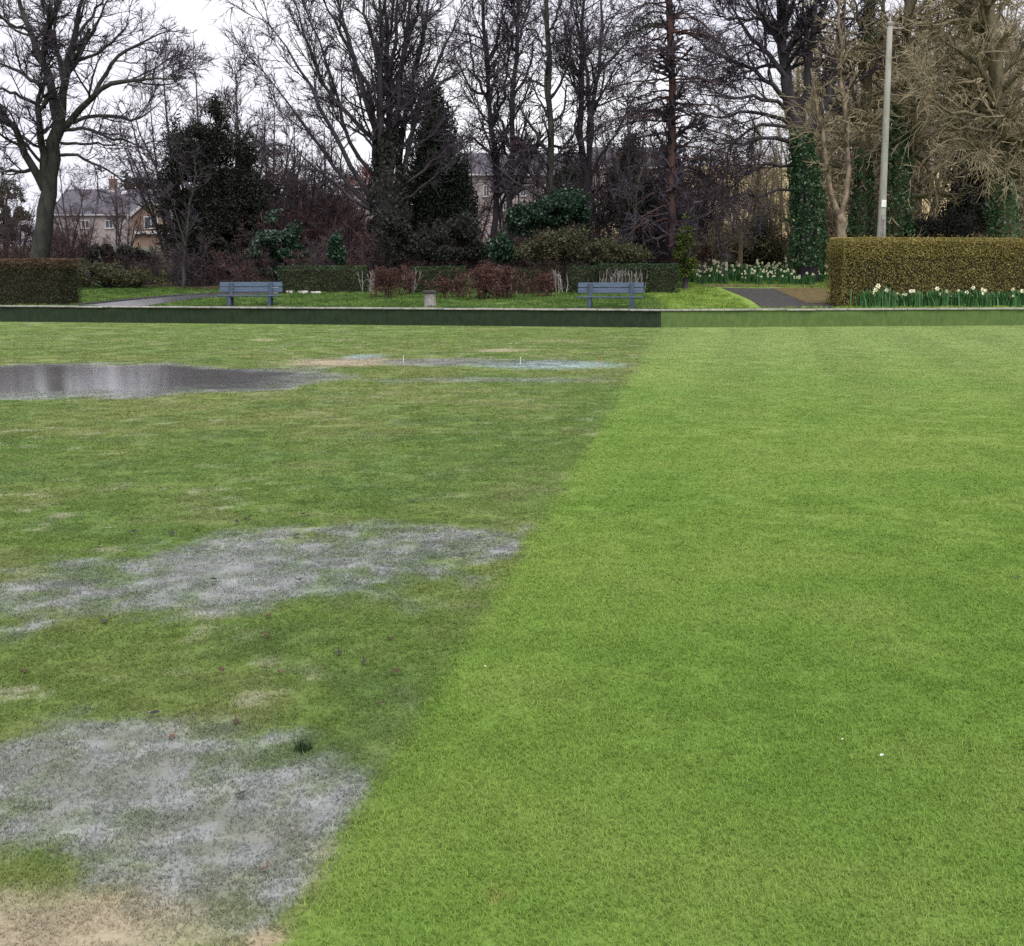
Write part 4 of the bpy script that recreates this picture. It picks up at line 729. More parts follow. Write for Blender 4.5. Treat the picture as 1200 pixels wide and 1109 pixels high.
o, k, c, zb = house('slate_roofed_house', 'cream house with a purple grey slate roof, chimney and white trimmed front gable', 62, 200, H1, 223, 251, 300, 15, M['render_cream'], M['slate'], ((116, 0.9, M['brick_brown'], 0),), ((100, 263, 9, 9), (128, 263, 9, 9)), 0, ((131, 0.86),))
g0 = px(153, 253, H1 - 2) - np.array([c[0], H1, zb]); g1 = px(199, 253, H1 - 2) - np.array([c[0], H1, zb]); ga = px(176, 233, H1 - 2) - np.array([c[0], H1, zb])
mb = MB(); mb.add([(g0[0], -2, 0), (g1[0], -2, 0), (g1[0], -2, g1[2]), (ga[0], -2, ga[2]), (g0[0], -2, g0[2]), (g0[0], 3.5, 0), (g1[0], 3.5, 0), (g1[0], 3.5, g1[2]), (ga[0], 3.5, ga[2]), (g0[0], 3.5, g0[2])], [(0, 1, 2, 3, 4), (1, 6, 7, 2), (5, 0, 4, 9)]); gw = mb.build('gable_wall', M['brick_brown'], o)
mb = MB()
for a, s in ((g0, -1), (g1, 1)):
    d = np.array([a[0] - ga[0], a[2] - ga[2]]); en = (ga[0] + d[0] * 1.14, ga[2] + d[1] * 1.14)
    mb.add([(ga[0], -2.3, ga[2] + .12), (en[0], -2.3, en[1] + .12), (en[0], 3.6, en[1] + .12), (ga[0], 3.6, ga[2] + .12), (ga[0], -2.3, ga[2] + .25), (en[0], -2.3, en[1] + .25), (en[0], 3.6, en[1] + .25), (ga[0], 3.6, ga[2] + .25)], [(0, 1, 2, 3), (4, 7, 6, 5), (0, 4, 5, 1), (1, 5, 6, 2), (2, 6, 7, 3)])
mb.build('gable_roof', M['slate'], o)
for a in (g0, g1):
    d = np.array([a[0] - ga[0], a[2] - ga[2]]); en = (ga[0] + d[0] * 1.15, ga[2] + d[1] * 1.15)
    MB().add([(ga[0], -2.42, ga[2] - .28), (en[0], -2.42, en[1] - .28), (en[0], -2.42, en[1] + .27), (ga[0], -2.42, ga[2] + .27), (ga[0], -2.31, ga[2] - .28), (en[0], -2.31, en[1] - .28), (en[0], -2.31, en[1] + .27), (ga[0], -2.31, ga[2] + .27)], [(0, 1, 2, 3), (4, 7, 6, 5), (0, 4, 5, 1), (1, 5, 6, 2), (2, 6, 7, 3), (3, 7, 4, 0)]).build('bargeboard', M['trim'], gw)
wx, wz = px(177, 261, H1 - 2)[0] - c[0], px(177, 261, H1 - 2)[2] - zb
wi = MB().box(wx - 1.05, wx + 1.05, -2.08, -1.95, wz + .78, wz + .92).box(wx - 1.05, wx + 1.05, -2.08, -1.95, wz - .92, wz - .78).box(wx - 1.05, wx - .92, -2.08, -1.95, wz - .78, wz + .78).box(wx + .92, wx + 1.05, -2.08, -1.95, wz - .78, wz + .78).box(wx - .05, wx + .05, -2.07, -1.95, wz - .78, wz + .78).build('window', M['trim'], gw)
MB().box(wx - .92, wx + .92, -2.03, -2.01, wz - .78, wz + .78).build('pane', M['glass'], wi)
wz2 = px(177, 273, H1 - 2)[2] - zb; MB().box(g0[0] + .6, g1[0] + .5, -2.6, -2.01, wz2 - .2, wz2 + .2).build('porch_ledge', M['trim'], gw)
house('red_roofed_house', 'pale house with a red tiled roof and brick chimney behind the fan shaped tree', 405, 470, 170, 207, 219, 300, 12, M['render_cream'], M['tile_red'], ((424, 0.7, M['brick_red'], 0),), ((440, 238, 8, 9), (420, 240, 8, 9)))
house('long_house', 'long house with a slate roof and a tall red brick chimney behind bare trees', 545, 704, 150, 181, 204, 300, 13, M['render_cream'], M['slate'], ((607, 1.1, M['brick_red'], 0),), ((613, 224, 7, 12), (570, 224, 7, 12), (640, 224, 7, 12), (590, 242, 7, 9), (672, 224, 7, 12)))
house('gable_house', 'pale lavender grey house end rising behind the stem clump', 699, 790, 146, 174, 196, 300, 14, M['render_cream'], M['slate'], (), ((718, 226, 7, 11), (745, 226, 7, 11), (768, 226, 7, 11)))
house('hillside_house', 'distant house with a red roof on the hillside beyond the thicket', 1120, 1150, 210, 118, 131, 160, 9, M['render_cream'], M['tile_red'], (), ((1128, 138, 4, 4), (1142, 138, 4, 4)))

# ------------------------------------------------------------------ bank wall round the green
def wall_run(name, label, xa, xb, mat, n):
    o = thing(name, label, 'wall', ((xa + xb) / 2, float(wallY((xa + xb) / 2)), 0)); b = np.array(o.location)
    xs = np.linspace(xa, xb, n + 1); r = np.random.default_rng(int(abs(xa) * 10)); V = []; F = []
    zs = [-0.10, 0.1, 0.25, 0.4, 0.478]
    for x in xs:
        for z in zs: V.append(np.array([x, wallY(x) + 0.012 * r.normal() * (z < .45) + (0.478 - z) * -0.06, z]) - b)
    nz = len(zs)
    for i in range(n):
        for j in range(nz - 1): F.append((i * nz + j, (i + 1) * nz + j, (i + 1) * nz + j + 1, i * nz + j + 1))
    link('facing', mesh_np('facing', V, F, None, True), mat, o)
    ns = int((xb - xa) / 0.9); xc = np.linspace(xa, xb, ns + 1)
    for i in range(ns):
        x0, x1 = xc[i] + 0.008, xc[i + 1] - 0.008; dz = r.normal() * 0.004; s = (wallY(x1) - wallY(x0)) / (x1 - x0)
        mb = MB(); mb.box(0, x1 - x0, -0.05, 0.32, 0.480 + dz, 0.525 + dz, 0.008); mb.V = [(v[0] + x0 - b[0], v[1] + v[0] * s + float(wallY(x0)) - b[1], v[2]) for v in mb.V]
        mb.build('coping_slab', M['coping'], o)
    return o
wall_run('bank_wall', 'low dark green faced bank wall with a pale coping behind the flooded turf', -26, XJ, M['face_dark'], 90)
wall_run('bank_wall', 'low light green faced bank wall with a pale coping behind the striped turf', XJ, 24, M['face_green'], 60)

# ------------------------------------------------------------------ paths
def strip(name, left, right, mat, lift=0.012, n=26, thick=0):
    A = resample(np.array([hit(*p) for p in left]), n); B = resample(np.array([hit(*p) for p in right]), n); m = 7
    V = np.array([A[i] * (1 - j / (m - 1)) + B[i] * (j / (m - 1)) for i in range(n) for j in range(m)]); V[:, 2] = gz(V[:, 0], V[:, 1]) + lift
    F = [(i * m + j, i * m + j + 1, (i + 1) * m + j + 1, (i + 1) * m + j) for i in range(n - 1) for j in range(m - 1)]
    me = mesh_np(name, V, F, None, True); o = structure(link(name, me, mat)); return o, A, B
pathL, A1, B1 = strip('path', [(88, 358.5), (140, 353.5), (200, 348), (262, 344.5), (330, 342.5)], [(160, 361.0), (185, 356.5), (225, 351), (268, 347.5), (330, 345)], M['asphalt_wet'])
pathR, A2, B2_ = strip('path', [(845, 337.5), (862, 344), (880, 352), (893, 361.5)], [(966, 338.5), (970, 344), (975, 352), (980, 361.5)], M['asphalt'])
structure(strip('moss_verge', [(905, 338.2), (915, 343), (930, 349), (945, 356)], [(967, 338.2), (971, 343), (975, 349), (977, 356)], M['moss'], 0.02)[0])
def edging(label, pts, group, mat, w=0.05, h=0.07):
    for i in range(0, len(pts) - 1):
        a, b = pts[i], pts[i + 1]; d = b - a; L_ = np.linalg.norm(d[:2]); 
        if L_ < 0.05: continue
        o = MB().box(0.01, L_ - 0.01, -w, w, -0.05, h, 0.008).build('kerb_stone', mat, None, a); o.rotation_euler = (0, -math.atan2(d[2], L_), math.atan2(d[1], d[0])); tag(o, label, 'kerb stone', group)
edging('dark narrow edging stone along the wet path by the clipped hedge', A1[::2] + np.array([0, 0.10, 0]), 'edging stones of the wet path', M['slab_dark'])
edging('short dark edging stone where the asphalt path meets the daffodil bed', resample([hit(822, 335.8), hit(900, 336.6), hit(966, 336.8)], 7), 'edging stones of the daffodil bed', M['wood_post'], 0.05, 0.08)

# upper lawn grass, keeping off the paths
def near_path(x, y):
    k = np.zeros(len(x), bool)
    for A, B in ((A1, B1), (A2, B2_)):
        for u in np.linspace(0, 1, 7):
            Q = A * (1 - u) + B * u
            for q in Q: k |= (x - q[0]) ** 2 + (y - q[1]) ** 2 < 0.16
    return k
UP, UPS, C = UPX; k = ~near_path(UP[:, 0], UP[:, 1])
scatter('lawn_grass', 'rough longer grass of the lawn above the bank wall', UP[k], UPS[k], rng.uniform(0, 6.28, k.sum()), C[k] * 1.15, [tuft_mesh(34, 0.13, 0.085, 0.011, 200 + q, 0.7) for q in range(4)])

# ------------------------------------------------------------------ hedges
def hedge(name, label, corners, top, depth, parts, seed, dens=420, size=0.055, cat='hedge', rough=0.035, core=True, group=None):
    """corners: ground points along the front foot; top: height in metres"""
    r = np.random.default_rng(seed); base = np.asarray(corners[0], float); o = thing(name, label, cat, base, group); a = base; b = np.asarray(corners[-1], float)
    d = b - a; Lh = np.linalg.norm(d[:2]); u = np.array([d[0] / Lh, d[1] / Lh, 0]); n = np.array([u[1], -u[0], 0]); n = -n if n[1] > 0 else n   # n points to the camera side
    dz = d[2] / Lh
    def P(s, v, w): return np.stack([a[0] + u[0] * s - n[0] * v, a[1] + u[1] * s - n[1] * v, a[2] + dz * s + w], -1)
    bulge = lambda s, w: (fbm(s, w, 0.9, 3, seed) - 0.5) * rough * 4
    if core:
        ns = max(3, int(Lh / 0.25)); nw = max(3, int(top / 0.2)); i_ = 0.10; V = []; F = []
        ring = [(i_, 0.02), (i_, top * 0.5), (i_, top - 0.16), (i_ + 0.12, top - i_), (depth - 0.12 - i_, top - i_), (depth - i_, top - 0.16), (depth - i_, 0.02)]
        for k in range(ns + 1):
            s = i_ + (Lh - 2 * i_) * k / ns
            for v, w in ring: V.append(P(np.array(s), np.array(v + r.normal() * 0.01), np.array(w + r.normal() * 0.012)) - base)
        m = len(ring)
        for k in range(ns):
            for j in range(m - 1): F.append((k * m + j, (k + 1) * m + j, (k + 1) * m + j + 1, k * m + j + 1))
        me = bpy.data.meshes.new('core'); me.from_pydata([tuple(v) for v in V], [], F + [tuple(range(m)), tuple(ns * m + j for j in range(m))]); me.update(); link('core', me, M['hedge_core'], o)
    for (pn, mat, faces, kd, w0, w1) in parts:
        Q = []; N = []
        for f in faces:
            if f == 'front': m = int(dens * kd * Lh * top); s = r.random(m) * Lh; w = (w0 + (w1 - w0) * r.random(m)) * top; v = np.abs(r.normal(size=m)) * 0.05 - 0.02 + bulge(s, w) + 0.12 * smooth(top - 0.16, top, w); nv = n
            elif f == 'top': m = int(dens * kd * Lh * depth); s = r.random(m) * Lh; v = r.random(m) * depth; w = top - np.abs(r.normal(size=m)) * 0.04 + 0.02 + bulge(s, v) * 0.6 - 0.08 * (v < 0.1); nv = np.array([0, 0, 1.0])
            else: m = int(dens * kd * depth * top); v = r.random(m) * depth; w = (w0 + (w1 - w0) * r.random(m)) * top; s = (np.abs(r.normal(size=m)) * 0.05 - 0.02 + bulge(v, w) + 0.1 * smooth(top - .2, top, w)); s = s if f == 'start' else Lh - s; nv = -u if f == 'start' else u
            Q.append(P(s, v, w)); N.append(np.tile(nv, (m, 1)))
        Q = np.concatenate(Q); N = np.concatenate(N); V, F = leaves(Q, size, r, 0.8, 0.6, N); link(pn, mesh_np(pn, V - base, F), mat, o)
    return o
# right, olive
h0 = hit(986, 360.5); h1 = h0 + np.array([9.5, 1.35, 0.0]); h1[2] = gz(h1[0], h1[1]); tp = px(1000, 279, h0[1])[2] - h0[2]
hedge('clipped_hedge', 'tall neatly clipped olive brown hedge with daffodils at its foot', [h0, h1], tp, 1.3, [('foliage', M['hedge_olive'], ('front', 'start', 'end'), 1.9, 0.0, 1.0), ('top_leaves', M['hedge_top'], ('top',), 2.0, 0, 1), ('top_edge_leaves', M['hedge_top'], ('front', 'start'), 0.5, 0.74, 1.0), ('shoots', M['hedge_top'], ('top', 'front'), 0.05, 0.9, 1.06)], 301, 680, 0.05, rough=0.03)
# left, dark
h1 = hit(70, 359.0); h0 = h1 + np.array([-7.5, 1.5, 0]); h0[2] = gz(h0[0], h0[1]); tp = px(60, 304, h1[1])[2] - h1[2]
hedge('clipped_hedge', 'dark clipped hedge with a brown sheared top near the spreading tree', [h0, h1], tp, 1.4, [('foliage', M['hedge_dark'], ('front', 'end', 'start'), 1.8, 0, 1), ('top_leaves', M['hedge_brown'], ('top',), 1.6, 0, 1), ('top_edge_leaves', M['hedge_brown'], ('front', 'end'), 0.35, 0.8, 1.0)], 302, 560, 0.055, rough=0.03)
# middle, low, patchy
def low_hedge(x0, x1, ytop, ybase, label, mats, seed, tilt=0, kd=1.0):
    a = hit(x0, ybase); b = hit(x1, ybase); b[1] = a[1] + tilt; b = on(x1, b[1]); t_ = px((x0 + x1) / 2, ytop, (a[1] + b[1]) / 2)[2] - (a[2] + b[2]) / 2
    return hedge('low_hedge', label, [a, b], t_, 0.7, [('foliage', mats, ('front', 'top', 'start', 'end'), 1.5 * kd, 0.0, 1)], seed, 460, 0.06)
low_hedge(326, 428, 312, 344.5, 'low green clipped hedge section above the white stones', M['hedge_green'], 311)
low_hedge(480, 545, 313, 345.0, 'low green hedge section between two red brown bushes', M['hedge_green'], 312)
low_hedge(598, 652, 314, 345.0, 'dull low hedge section with a gap of pale stems', M['hedge_dark'], 313)
low_hedge(664, 702, 312, 344.5, 'short dark green hedge section behind the end of the blue bench', M['hedge_green'], 314)
low_hedge(758, 796, 309.5, 345, 'dark green end block of the low hedge by the mossy bush', M['hedge_green'], 315)
# hedge with bare white stems below a green top
a = hit(702, 345); b = on(759, a[1]); tp = px(730, 309.5, a[1])[2] - a[2]
o = hedge('low_hedge', 'low hedge with a green top over bare whitish stems behind the bench', [a, b], tp, 0.7, [('foliage', M['hedge_green'], ('front',), 0.8, 0.62, 1.0), ('top_leaves', M['hedge_green'], ('top',), 1.4, 0, 1), ('lower_leaves', M['hedge_dark'], ('front',), 0.45, 0, 0.62)], 316, 460, 0.06)
def stems(o, x0, x1, yt, yb, Y, n, seed, rad=0.011):
    r = np.random.default_rng(seed); Ps = []; base = np.array(o.location)
    for k in range(n):
        x = r.uniform(x0, x1); q0 = on(x, Y); tq = px(x + r.normal() * 4, yt + r.uniform(-1, 5), Y + r.normal() * 0.08); Ps.append(resample([q0 - [0, 0, .05], q0 * 0.5 + tq * 0.5 + r.normal(size=3) * 0.06, tq], 6))
    Ps = np.array(Ps); Rs = np.full(Ps.shape[:2], rad); P1, R1 = sprout(r, Ps, Rs, 6, .15, (38, 12), .32, 4, .2, .1, .7, .006); V, F = tubes(Ps, Rs, 4); V1, F1 = tubes(P1, R1, 3)
    link('bare_stems', mesh_np('bare_stems', np.concatenate([V, V1]) - base, np.concatenate([F, F1 + len(V)]), None, True), M['stem_white'], o)
stems(o, 703, 758, 316, 345, a[1] - 0.06, 34, 317, 0.009)
for x0, x1, nm, sd in ((641, 664, 'gap of bare whitish stems in the low hedge beside the dark green section', 318), (424, 438, 'few bare whitish stems at the end of the green hedge section', 319), (471, 486, 'cluster of bare whitish stems beside the small red brown bush', 320), (585, 600, 'thin bare whitish stems between the red bushes and the dull hedge', 321)):
    pt = hit((x0 + x1) / 2, 345); o = thing('stem_cluster', nm, 'shrub', pt); stems(o, x0, x1, 318, 345, pt[1], 9, sd, .013)
# red-brown leaf-keeping bushes
def red_bush(x0, x1, ytop, ybase, label, seed, n=2200):
    r = np.random.default_rng(seed); pt = hit((x0 + x1) / 2, ybase); Y = pt[1]; o = thing('red_brown_bush', label, 'bush', pt); hgt = px(600, ytop, Y)[2] - pt[2]; Ps = []
    for k in range(max(6, int((x1 - x0) / 3))):
        x = r.uniform(x0 + 3, x1 - 3); q = on(x, Y + r.uniform(-.3, .3)); Ps.append(resample([q - [0, 0, .05], q + [r.normal() * .06, 0, hgt * .5], q + [r.normal() * .15, r.normal() * .1, hgt * r.uniform(.8, 1.0)]], 8))
    Ps = np.array(Ps); Rs = np.tile(np.linspace(.018, .008, 8), (len(Ps), 1)); P1, R1 = sprout(r, Ps, Rs, 12, .05, (48, 14), .38, 4, .2, .05, .6, .007); P2, R2 = sprout(r, P1, R1, 7, .1, (45, 14), .18, 3, .2, .0, .6, .006)
    V, F = tubes(Ps, Rs, 4); V1, F1 = tubes(P1, R1, 3); V2, F2 = tubes(P2, R2, 3)
    link('twigs', mesh_np('twigs', np.concatenate([V, V1, V2]) - np.array(o.location), np.concatenate([F, F1 + len(V), F2 + len(V) + len(V1)]), None, True), M['twig_red'], o)
    q = np.concatenate([P2[:, -1], P2[:, 1], P1[:, -1]]); q = q[r.integers(0, len(q), n)] + r.normal(size=(n, 3)) * .03; V, F = leaves(q, .065, r, aspect=.6); link('dead_leaves', mesh_np('dead_leaves', V - np.array(o.location), F), M['red_leaf'], o)
red_bush(428, 462, 314, 350, 'small upright red brown bush between the green hedge sections', 331, 1500)
red_bush(458, 484, 314, 347, 'narrow brown bush beside a cluster of whitish stems', 332, 1000)
red_bush(540, 592, 313, 352, 'wide red brown bush directly behind the concrete bin', 333, 3000)
red_bush(575, 622, 315, 350, 'ragged red brown bush next to the wide one by the concrete bin', 334, 2200)
red_bush(505, 545, 326, 350, 'low brown bush just left of the concrete bin', 335, 1300)
red_bush(622, 650, 322, 349, 'small leggy brown bush at the foot of the dull hedge section', 336, 1000)
red_bush(806, 832, 292, 322, 'rust brown shrub at the foot of the mossy bush', 337, 1600)

# ------------------------------------------------------------------ benches, bin, pole, post, stones
def bench(x, label, rz, slab):
    Y = float(wallY((x - CX) / F_PX * 36.5)) + 1.15; p = on(x, Y); o = thing('park_bench', label, 'bench', p, 'blue benches above the bank wall', rz); w = 1.0; b = .012
    for k, z in enumerate((0.475, 0.645)):
        e = MB().box(-w, w, 0, .035, z, z + .155, b).build('back_slat', M['bench'], o, (0, .20 + .03 * k, 0)); e.rotation_euler = (R(-7), 0, 0)
    for k in range(3): MB().box(-w - .02, w - .02, -.28 + k * .145, -.28 + k * .145 + .125, .335, .375, .01).build('seat_slat', M['bench_dark'], o)
    for s in (-.62, .64):
        l_ = MB().box(s - .065, s + .065, .155, .235, -.06, .80, .012).build('rear_post', M['bench_dark'], o, (0, 0, 0)); l_.rotation_euler = (R(-3.5), 0, 0)
        MB().box(s - .08, s + .05, -.27, -.19, -.06, .325, .012).build('front_leg', M['bench_dark'], o)
        MB().box(s - .05, s + .05, -.26, .18, .255, .329, .01).build('bearer', M['bench_dark'], o)
    if slab:
        q = MB().box(-1.25, 1.35, -.55, .55, -.06, .035, .012).build('stone_slab', M['slab_dark'], None, p); q.rotation_euler = (0, 0, rz); tag(q, slab, 'slab')
    return o
bench(292, 'slatted blue bench near the curving wet path', R(4), 'dark paving slab under the bench near the wet path')
bench(716, 'slatted blue bench in front of the low hedge with whitish stems', R(-5), 'dark paving slab under the bench before the whitish stems')
p = hit(504, 360.5); o = thing('litter_bin', 'short grey concrete bin with a dark rim in front of the red brown bush', 'bin', p)
b_ = MB().lathe([(.21, -.05), (.215, 0), (.20, .05), (.165, .40), (.16, .44)], 8).build('bin_body', M['concrete'], o)
for a in range(8):
    an = a * math.pi / 4 + math.pi / 8; f = MB().box(-.018, .018, -.012, .012, .04, .40, .004).build('rib', M['coping'], b_, (.172 * math.cos(an), .172 * math.sin(an), 0)); f.rotation_euler = (0, 0, an + math.pi / 2)
MB().lathe([(.20, .443), (.225, .46), (.225, .51), (.17, .535), (.13, .53)], 14).build('rim', M['slab_dark'], o)
# pale concrete pole
PY = 45.5; pb = on(1031, PY); pt = px(1043, 30, PY); o = thing('utility_pole', 'tall pale concrete pole with a base door behind the olive hedge', 'pole', pb)
hgt = pt[2] - pb[2]; ln = pt[0] - pb[0]
def lean(mb): mb.V = [(v[0] + ln * v[2] / hgt, v[1], v[2]) for v in mb.V]; return mb
lean(MB().lathe([(.175, -.3), (.17, 0), (.165, 2.4), (.15, 2.5), (.135, 4), (.12, hgt * .7), (.10, hgt)], 12)).build('shaft', M['pole'], o, None, True)
lean(MB().lathe([(.12, hgt + .002), (.125, hgt + .08), (.06, hgt + .14)], 12)).build('cap', M['concrete'], o)
z = px(1034, 268, PY)[2] - pb[2]; lean(MB().box(-.06, .10, -.19, -.168, z - .5, z + .5, .01)).build('base_door', M['concrete'], o)
lean(MB().box(-.012, .012, -.197, -.19, z - .35, z + .3, .003)).build('door_slot', M['slab_dark'], o)
z = px(1034, 239, PY)[2] - pb[2]; lean(MB().box(-.09, .09, -.172, -.160, z - .13, z + .13, .004)).build('notice', M['white'], o)
z = px(1041, 60, PY)[2] - pb[2]; lean(MB().box(-.03, .5, -.02, .02, hgt - .12, hgt - .07, .005)).build('arm', M['concrete'], o)
p = on(867, 50.5); o = MB().box(-.085, .085, -.07, .07, -.3, 1.95, .015).box(-.09, .09, -.075, .075, 1.953, 2.0, .01).build('wooden_post', M['wood_post'], None, p); tag(o, 'plain brown wooden post standing just behind the daffodil bed', 'post')
for x0, x1, y in ((336, 345, 343.2), (349, 361, 343.6), (364, 376, 344.2)):
    p = hit((x0 + x1) / 2, y + 1); w = (x1 - x0) * mpp(p[1]) / 2; mb = MB().box(-w, w, -.09, .09, -.04, .11, .03); mb.V = [tuple(np.array(v) + r_.normal(size=3) * .012) for v in mb.V]; tag(mb.build('white_stone', M['stone_white'], None, p), 'flat whitish stone lying at the foot of the green hedge section', 'stone', 'whitish stones under the hedge')
p = hit(322, 341.5); mb = MB().box(-.17, .17, -.1, .1, -.05, .16, .03); tag(mb.build('white_stone', M['stone_white'], None, p + np.array([0, 0, 0.0])), 'lone whitish stone behind the bench by the wet path', 'stone')
# pegs along the worn strip
for x, y, mt, lb in ((473, 425, 'white', 'thin white marker peg standing in the pale end of the worn strip'), (610, 427, 'white', 'thin white marker peg in the bluish wet part of the worn strip'), (703, 426, 'red_plastic', 'small red marker peg at the end of the worn strip')):
    p = groundpt(x, y); tag(MB().lathe([(.002, -.03), (.0045, 0), (.0045, .10), (.009, .103), (.009, .115), (.003, .12)], 8).build('marker_peg', M[mt], None, p), lb, 'peg')

# ------------------------------------------------------------------ daffodils
def daffodil(seed, H=0.34, nl=46, fl=5, buds=3):
    r = np.random.default_rng(seed); o = thing('daffodil_clump', 'x', 'flowers', (0, 0, 0)); V = []; F = []
    for k in range(nl):
        a = r.uniform(0, 6.28); b0 = np.array([r.normal() * .08, r.normal() * .07, -.02]); h = H * r.uniform(.65, 1.1); ln = r.uniform(.05, .5); d = np.array([math.cos(a), math.sin(a), 0]); s = np.array([-d[1], d[0], 0]) * .011
        q = [b0, b0 + d * h * ln * .3 + [0, 0, h * .55], b0 + d * h * ln * .75 + [0, 0, h * .88], b0 + d * h * ln * 1.25 + [0, 0, h * (1.0 - .25 * ln)]]
        n = len(V); V += [q[0] - s, q[0] + s, q[1] - s, q[1] + s, q[2] - s * .8, q[2] + s * .8, q[3] - s * .2, q[3] + s * .2]; F += [(n, n + 1, n + 3, n + 2), (n + 2, n + 3, n + 5, n + 4), (n + 4, n + 5, n + 7, n + 6)]
    link('leaves', mesh_np('leaves', V, F), M['daff_leaf'], o)
    for k in range(fl):
        a = -math.pi / 2 + r.normal() * .8; pos = np.array([r.normal() * .13, r.normal() * .09 - .03, H * r.uniform(.85, 1.25)]); f = np.array([math.cos(a), math.sin(a), .12]); f /= np.linalg.norm(f); u = norm(np.cross(f, [0, 0, 1.0])); w = np.cross(u, f); mb = MB()
        for j in range(6):
            t_ = j * math.pi / 3; c = u * math.cos(t_) + w * math.sin(t_); e = -u * math.sin(t_) + w * math.cos(t_); mb.add([pos, pos + c * .024 + e * .014 + f * .004, pos + c * .047 + f * .002, pos + c * .024 - e * .014 + f * .004], [(0, 1, 2, 3)])
        fo = mb.build('flower', M['daff_white'] if r.random() < .88 else M['daff_yellow'], o)
        mb = MB(); ring = [(pos + (u * math.cos(t_) + w * math.sin(t_)) * rr + f * ff) for rr, ff in ((.010, .002), (.012, .02), (.019, .032)) for t_ in np.arange(8) * math.pi / 4]
        mb.add(ring, [(q * 8 + j, q * 8 + (j + 1) % 8, (q + 1) * 8 + (j + 1) % 8, (q + 1) * 8 + j) for q in range(2) for j in range(8)]); mb.build('trumpet', M['daff_yellow'], fo)
        st = resample([np.array([pos[0] * .6, pos[1] * .6, 0]), pos * [.85, .85, .6], pos - f * .005], 5)[None]; V2, F2 = tubes(st, np.full((1, 5), .0045), 4); link('stalk', mesh_np('stalk', V2, F2), M['daff_leaf'], fo)
    return o
dk = [daffodil(400, .36, 60, 1), daffodil(401, .38, 54, 2), daffodil(402, .33, 64, 0), daffodil(403, .36, 50, 5)]; ud = [[False] for _ in dk]
def plant(q, p, s, label, group):
    o = dk[q] if not ud[q][0] else copy_tree(dk[q]); ud[q][0] = True; o.location = p; o.rotation_euler = (0, 0, random.uniform(-.5, .5)); o.scale = (s, s, s * random.uniform(.9, 1.1)); o['label'] = label; o['group'] = group
for k in range(40):
    x = 1018 + k * 4.9 + random.uniform(-4, 4); Yh = hit(986, 360.5)[1]; X = px(x, HOR, 1)[0] * Yh; Y = Yh + (X - hit(986, 360.5)[0]) * 1.35 / 9.5 - random.uniform(.22, .5)
    plant(int(rng.choice(4, p=[.40, .22, .36, .02])), on(x, Y), random.uniform(1.0, 1.9), 'clump of pale daffodils at the foot of the clipped olive hedge', 'daffodils below the olive hedge')
for k in range(120):
    x = random.uniform(806, 972); y = random.uniform(321, 334.8); p = hit(x, y)
    plant(int(rng.choice(4, p=[.32, .30, .20, .18])), p, random.uniform(0.8, 1.7), 'clump of white daffodils in the bed beyond the asphalt path', 'daffodils in the bed by the path')

# ------------------------------------------------------------------ litter on the green
def leaf_mesh(seed, L_):
    r = np.random.default_rng(seed); n = 7; V = []; F = []
    for i in range(n):
        t_ = i / (n - 1); w = L_ * .32 * math.sin(math.pi * min(1, t_ * .95 + .05)) ** .8 * (1 + .25 * (-1) ** i * r.random()); z = .25 * L_ * (t_ - .4) ** 2 * r.uniform(.6, 1.6) + .004; cu = w * r.uniform(.2, .7)
        V += [(-w, t_ * L_, z + cu), (0, t_ * L_, z), (w, t_ * L_, z + cu * r.uniform(.3, 1))]
    for i in range(n - 1):
        a = i * 3; F += [(a, a + 1, a + 4, a + 3), (a + 1, a + 2, a + 5, a + 4)]
    n0 = len(V); V += [(-.002, 0, .006), (.002, 0, .006), (.002, -L_ * .4, .016), (-.002, -L_ * .4, .016)]; F.append((n0, n0 + 1, n0 + 2, n0 + 3))
    return mesh_np('fallen_leaf', V, F, None, True)
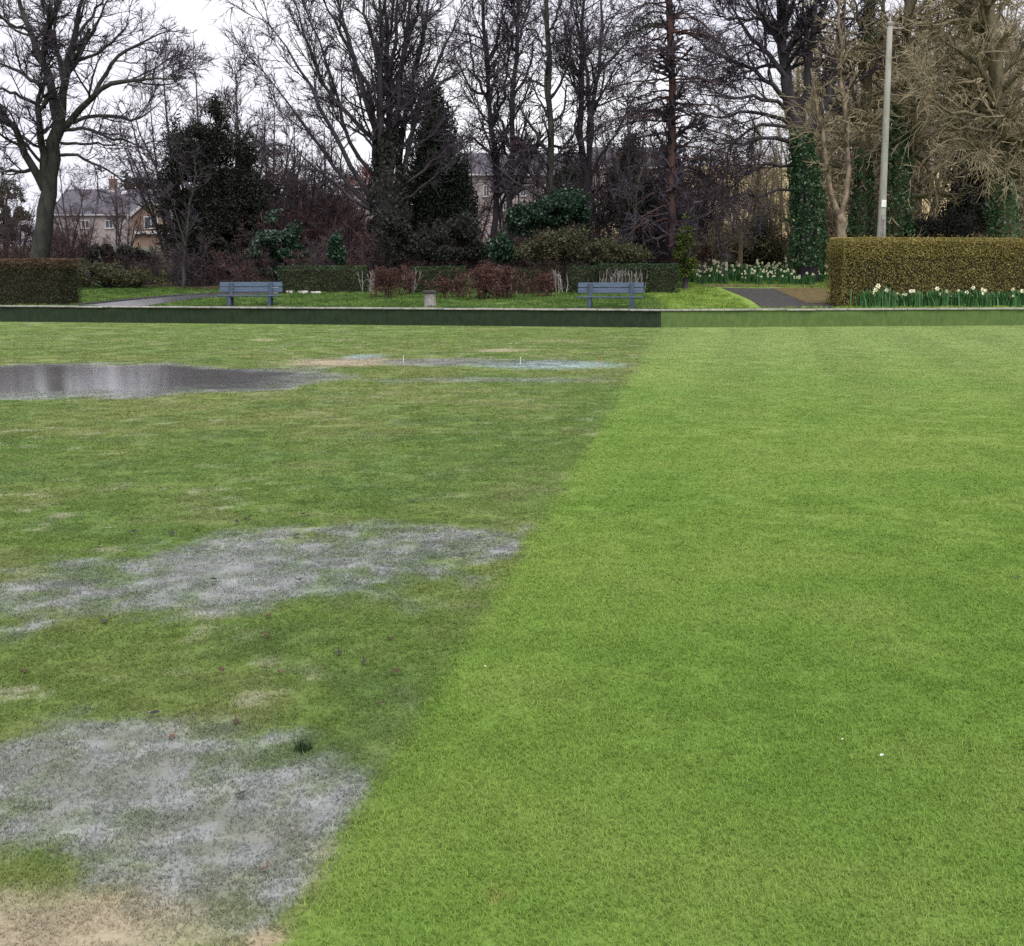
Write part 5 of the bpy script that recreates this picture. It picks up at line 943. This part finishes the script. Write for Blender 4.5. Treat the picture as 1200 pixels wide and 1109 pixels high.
spots = [(25, 792, 0), (312, 748, 0), (397, 768, 2), (427, 779, 2), (315, 788, 0), (175, 842, 2), (290, 933, 2), (318, 724, 0), (205, 866, 1), (314, 749, 1), (327, 793, 1), (440, 830, 0), (125, 733, 2), (348, 683, 2), (255, 683, 2), (490, 695, 1), (313, 1023, 1),
         (75, 547, 2), (378, 498, 2), (563, 495, 2), (638, 504, 2), (485, 590, 2), (292, 610, 2), (358, 605, 2), (278, 616, 2), (152, 627, 2), (199, 628, 2), (228, 624, 2), (262, 792, 0), (453, 752, 0), (540, 653, 2), (345, 632, 2), (4, 582, 2), (460, 793, 0), (277, 848, 0)]
gm = {0: ('dead_leaf', 'curled dead brown leaf lying on the thin flooded turf', 'brown dead leaves on the turf'), 1: ('dead_leaf_red', 'small red brown fallen leaf lying on the flooded turf', 'reddish fallen leaves on the turf'), 2: ('dark_leaf', 'soaked blackish leaf lying on the flooded turf', 'blackish soaked leaves on the turf')}
lm = {q: [leaf_mesh(500 + q * 5 + j, (.032, .026, .036)[q]) for j in range(3)] for q in gm}
for k, (x, y, q) in enumerate(spots):
    p = groundpt(x, y); p[2] = .012; o = link('fallen_leaf', lm[q][k % 3], M[gm[q][0]]); o.location = p; s = 1.0 + .05 * p[1]; o.scale = (s,) * 3; o.rotation_euler = (random.uniform(-.2, .2), random.uniform(-.2, .2), random.uniform(0, 6.28)); tag(o, gm[q][1], 'leaf', gm[q][2])
for x, y, lb in ((570, 787, 'small white feather on the fresh turf close to the flooded side'), (1031, 892, 'small white feather on the fresh turf with darker grass around it'), (986, 873, 'tiny white petal on the fresh turf near a white feather')):
    p = groundpt(x, y); p[2] = .016; o = link('white_feather', leaf_mesh(int(x), .014 if x != 986 else .008), M['white']); o.location = p; o.rotation_euler = (.2, .1, 1.2 if x < 700 else -1.3); tag(o, lb, 'feather')
p = groundpt(1195, 681); p[2] = .012; o = link('fallen_leaf', lm[2][0], M['dark_leaf']); o.location = p; tag(o, 'lone dark leaf on the fresh striped turf', 'leaf')
tm = tuft_mesh(90, .03, .045, .0035, 601, .8); tm2 = bpy.data.meshes.new('weed_tuft'); p = groundpt(355, 880)
o = link('weed_tuft', tm, M['hedge_green']); o.location = p; tag(o, 'dark green weed tuft sticking out of the flooded turf', 'weed')
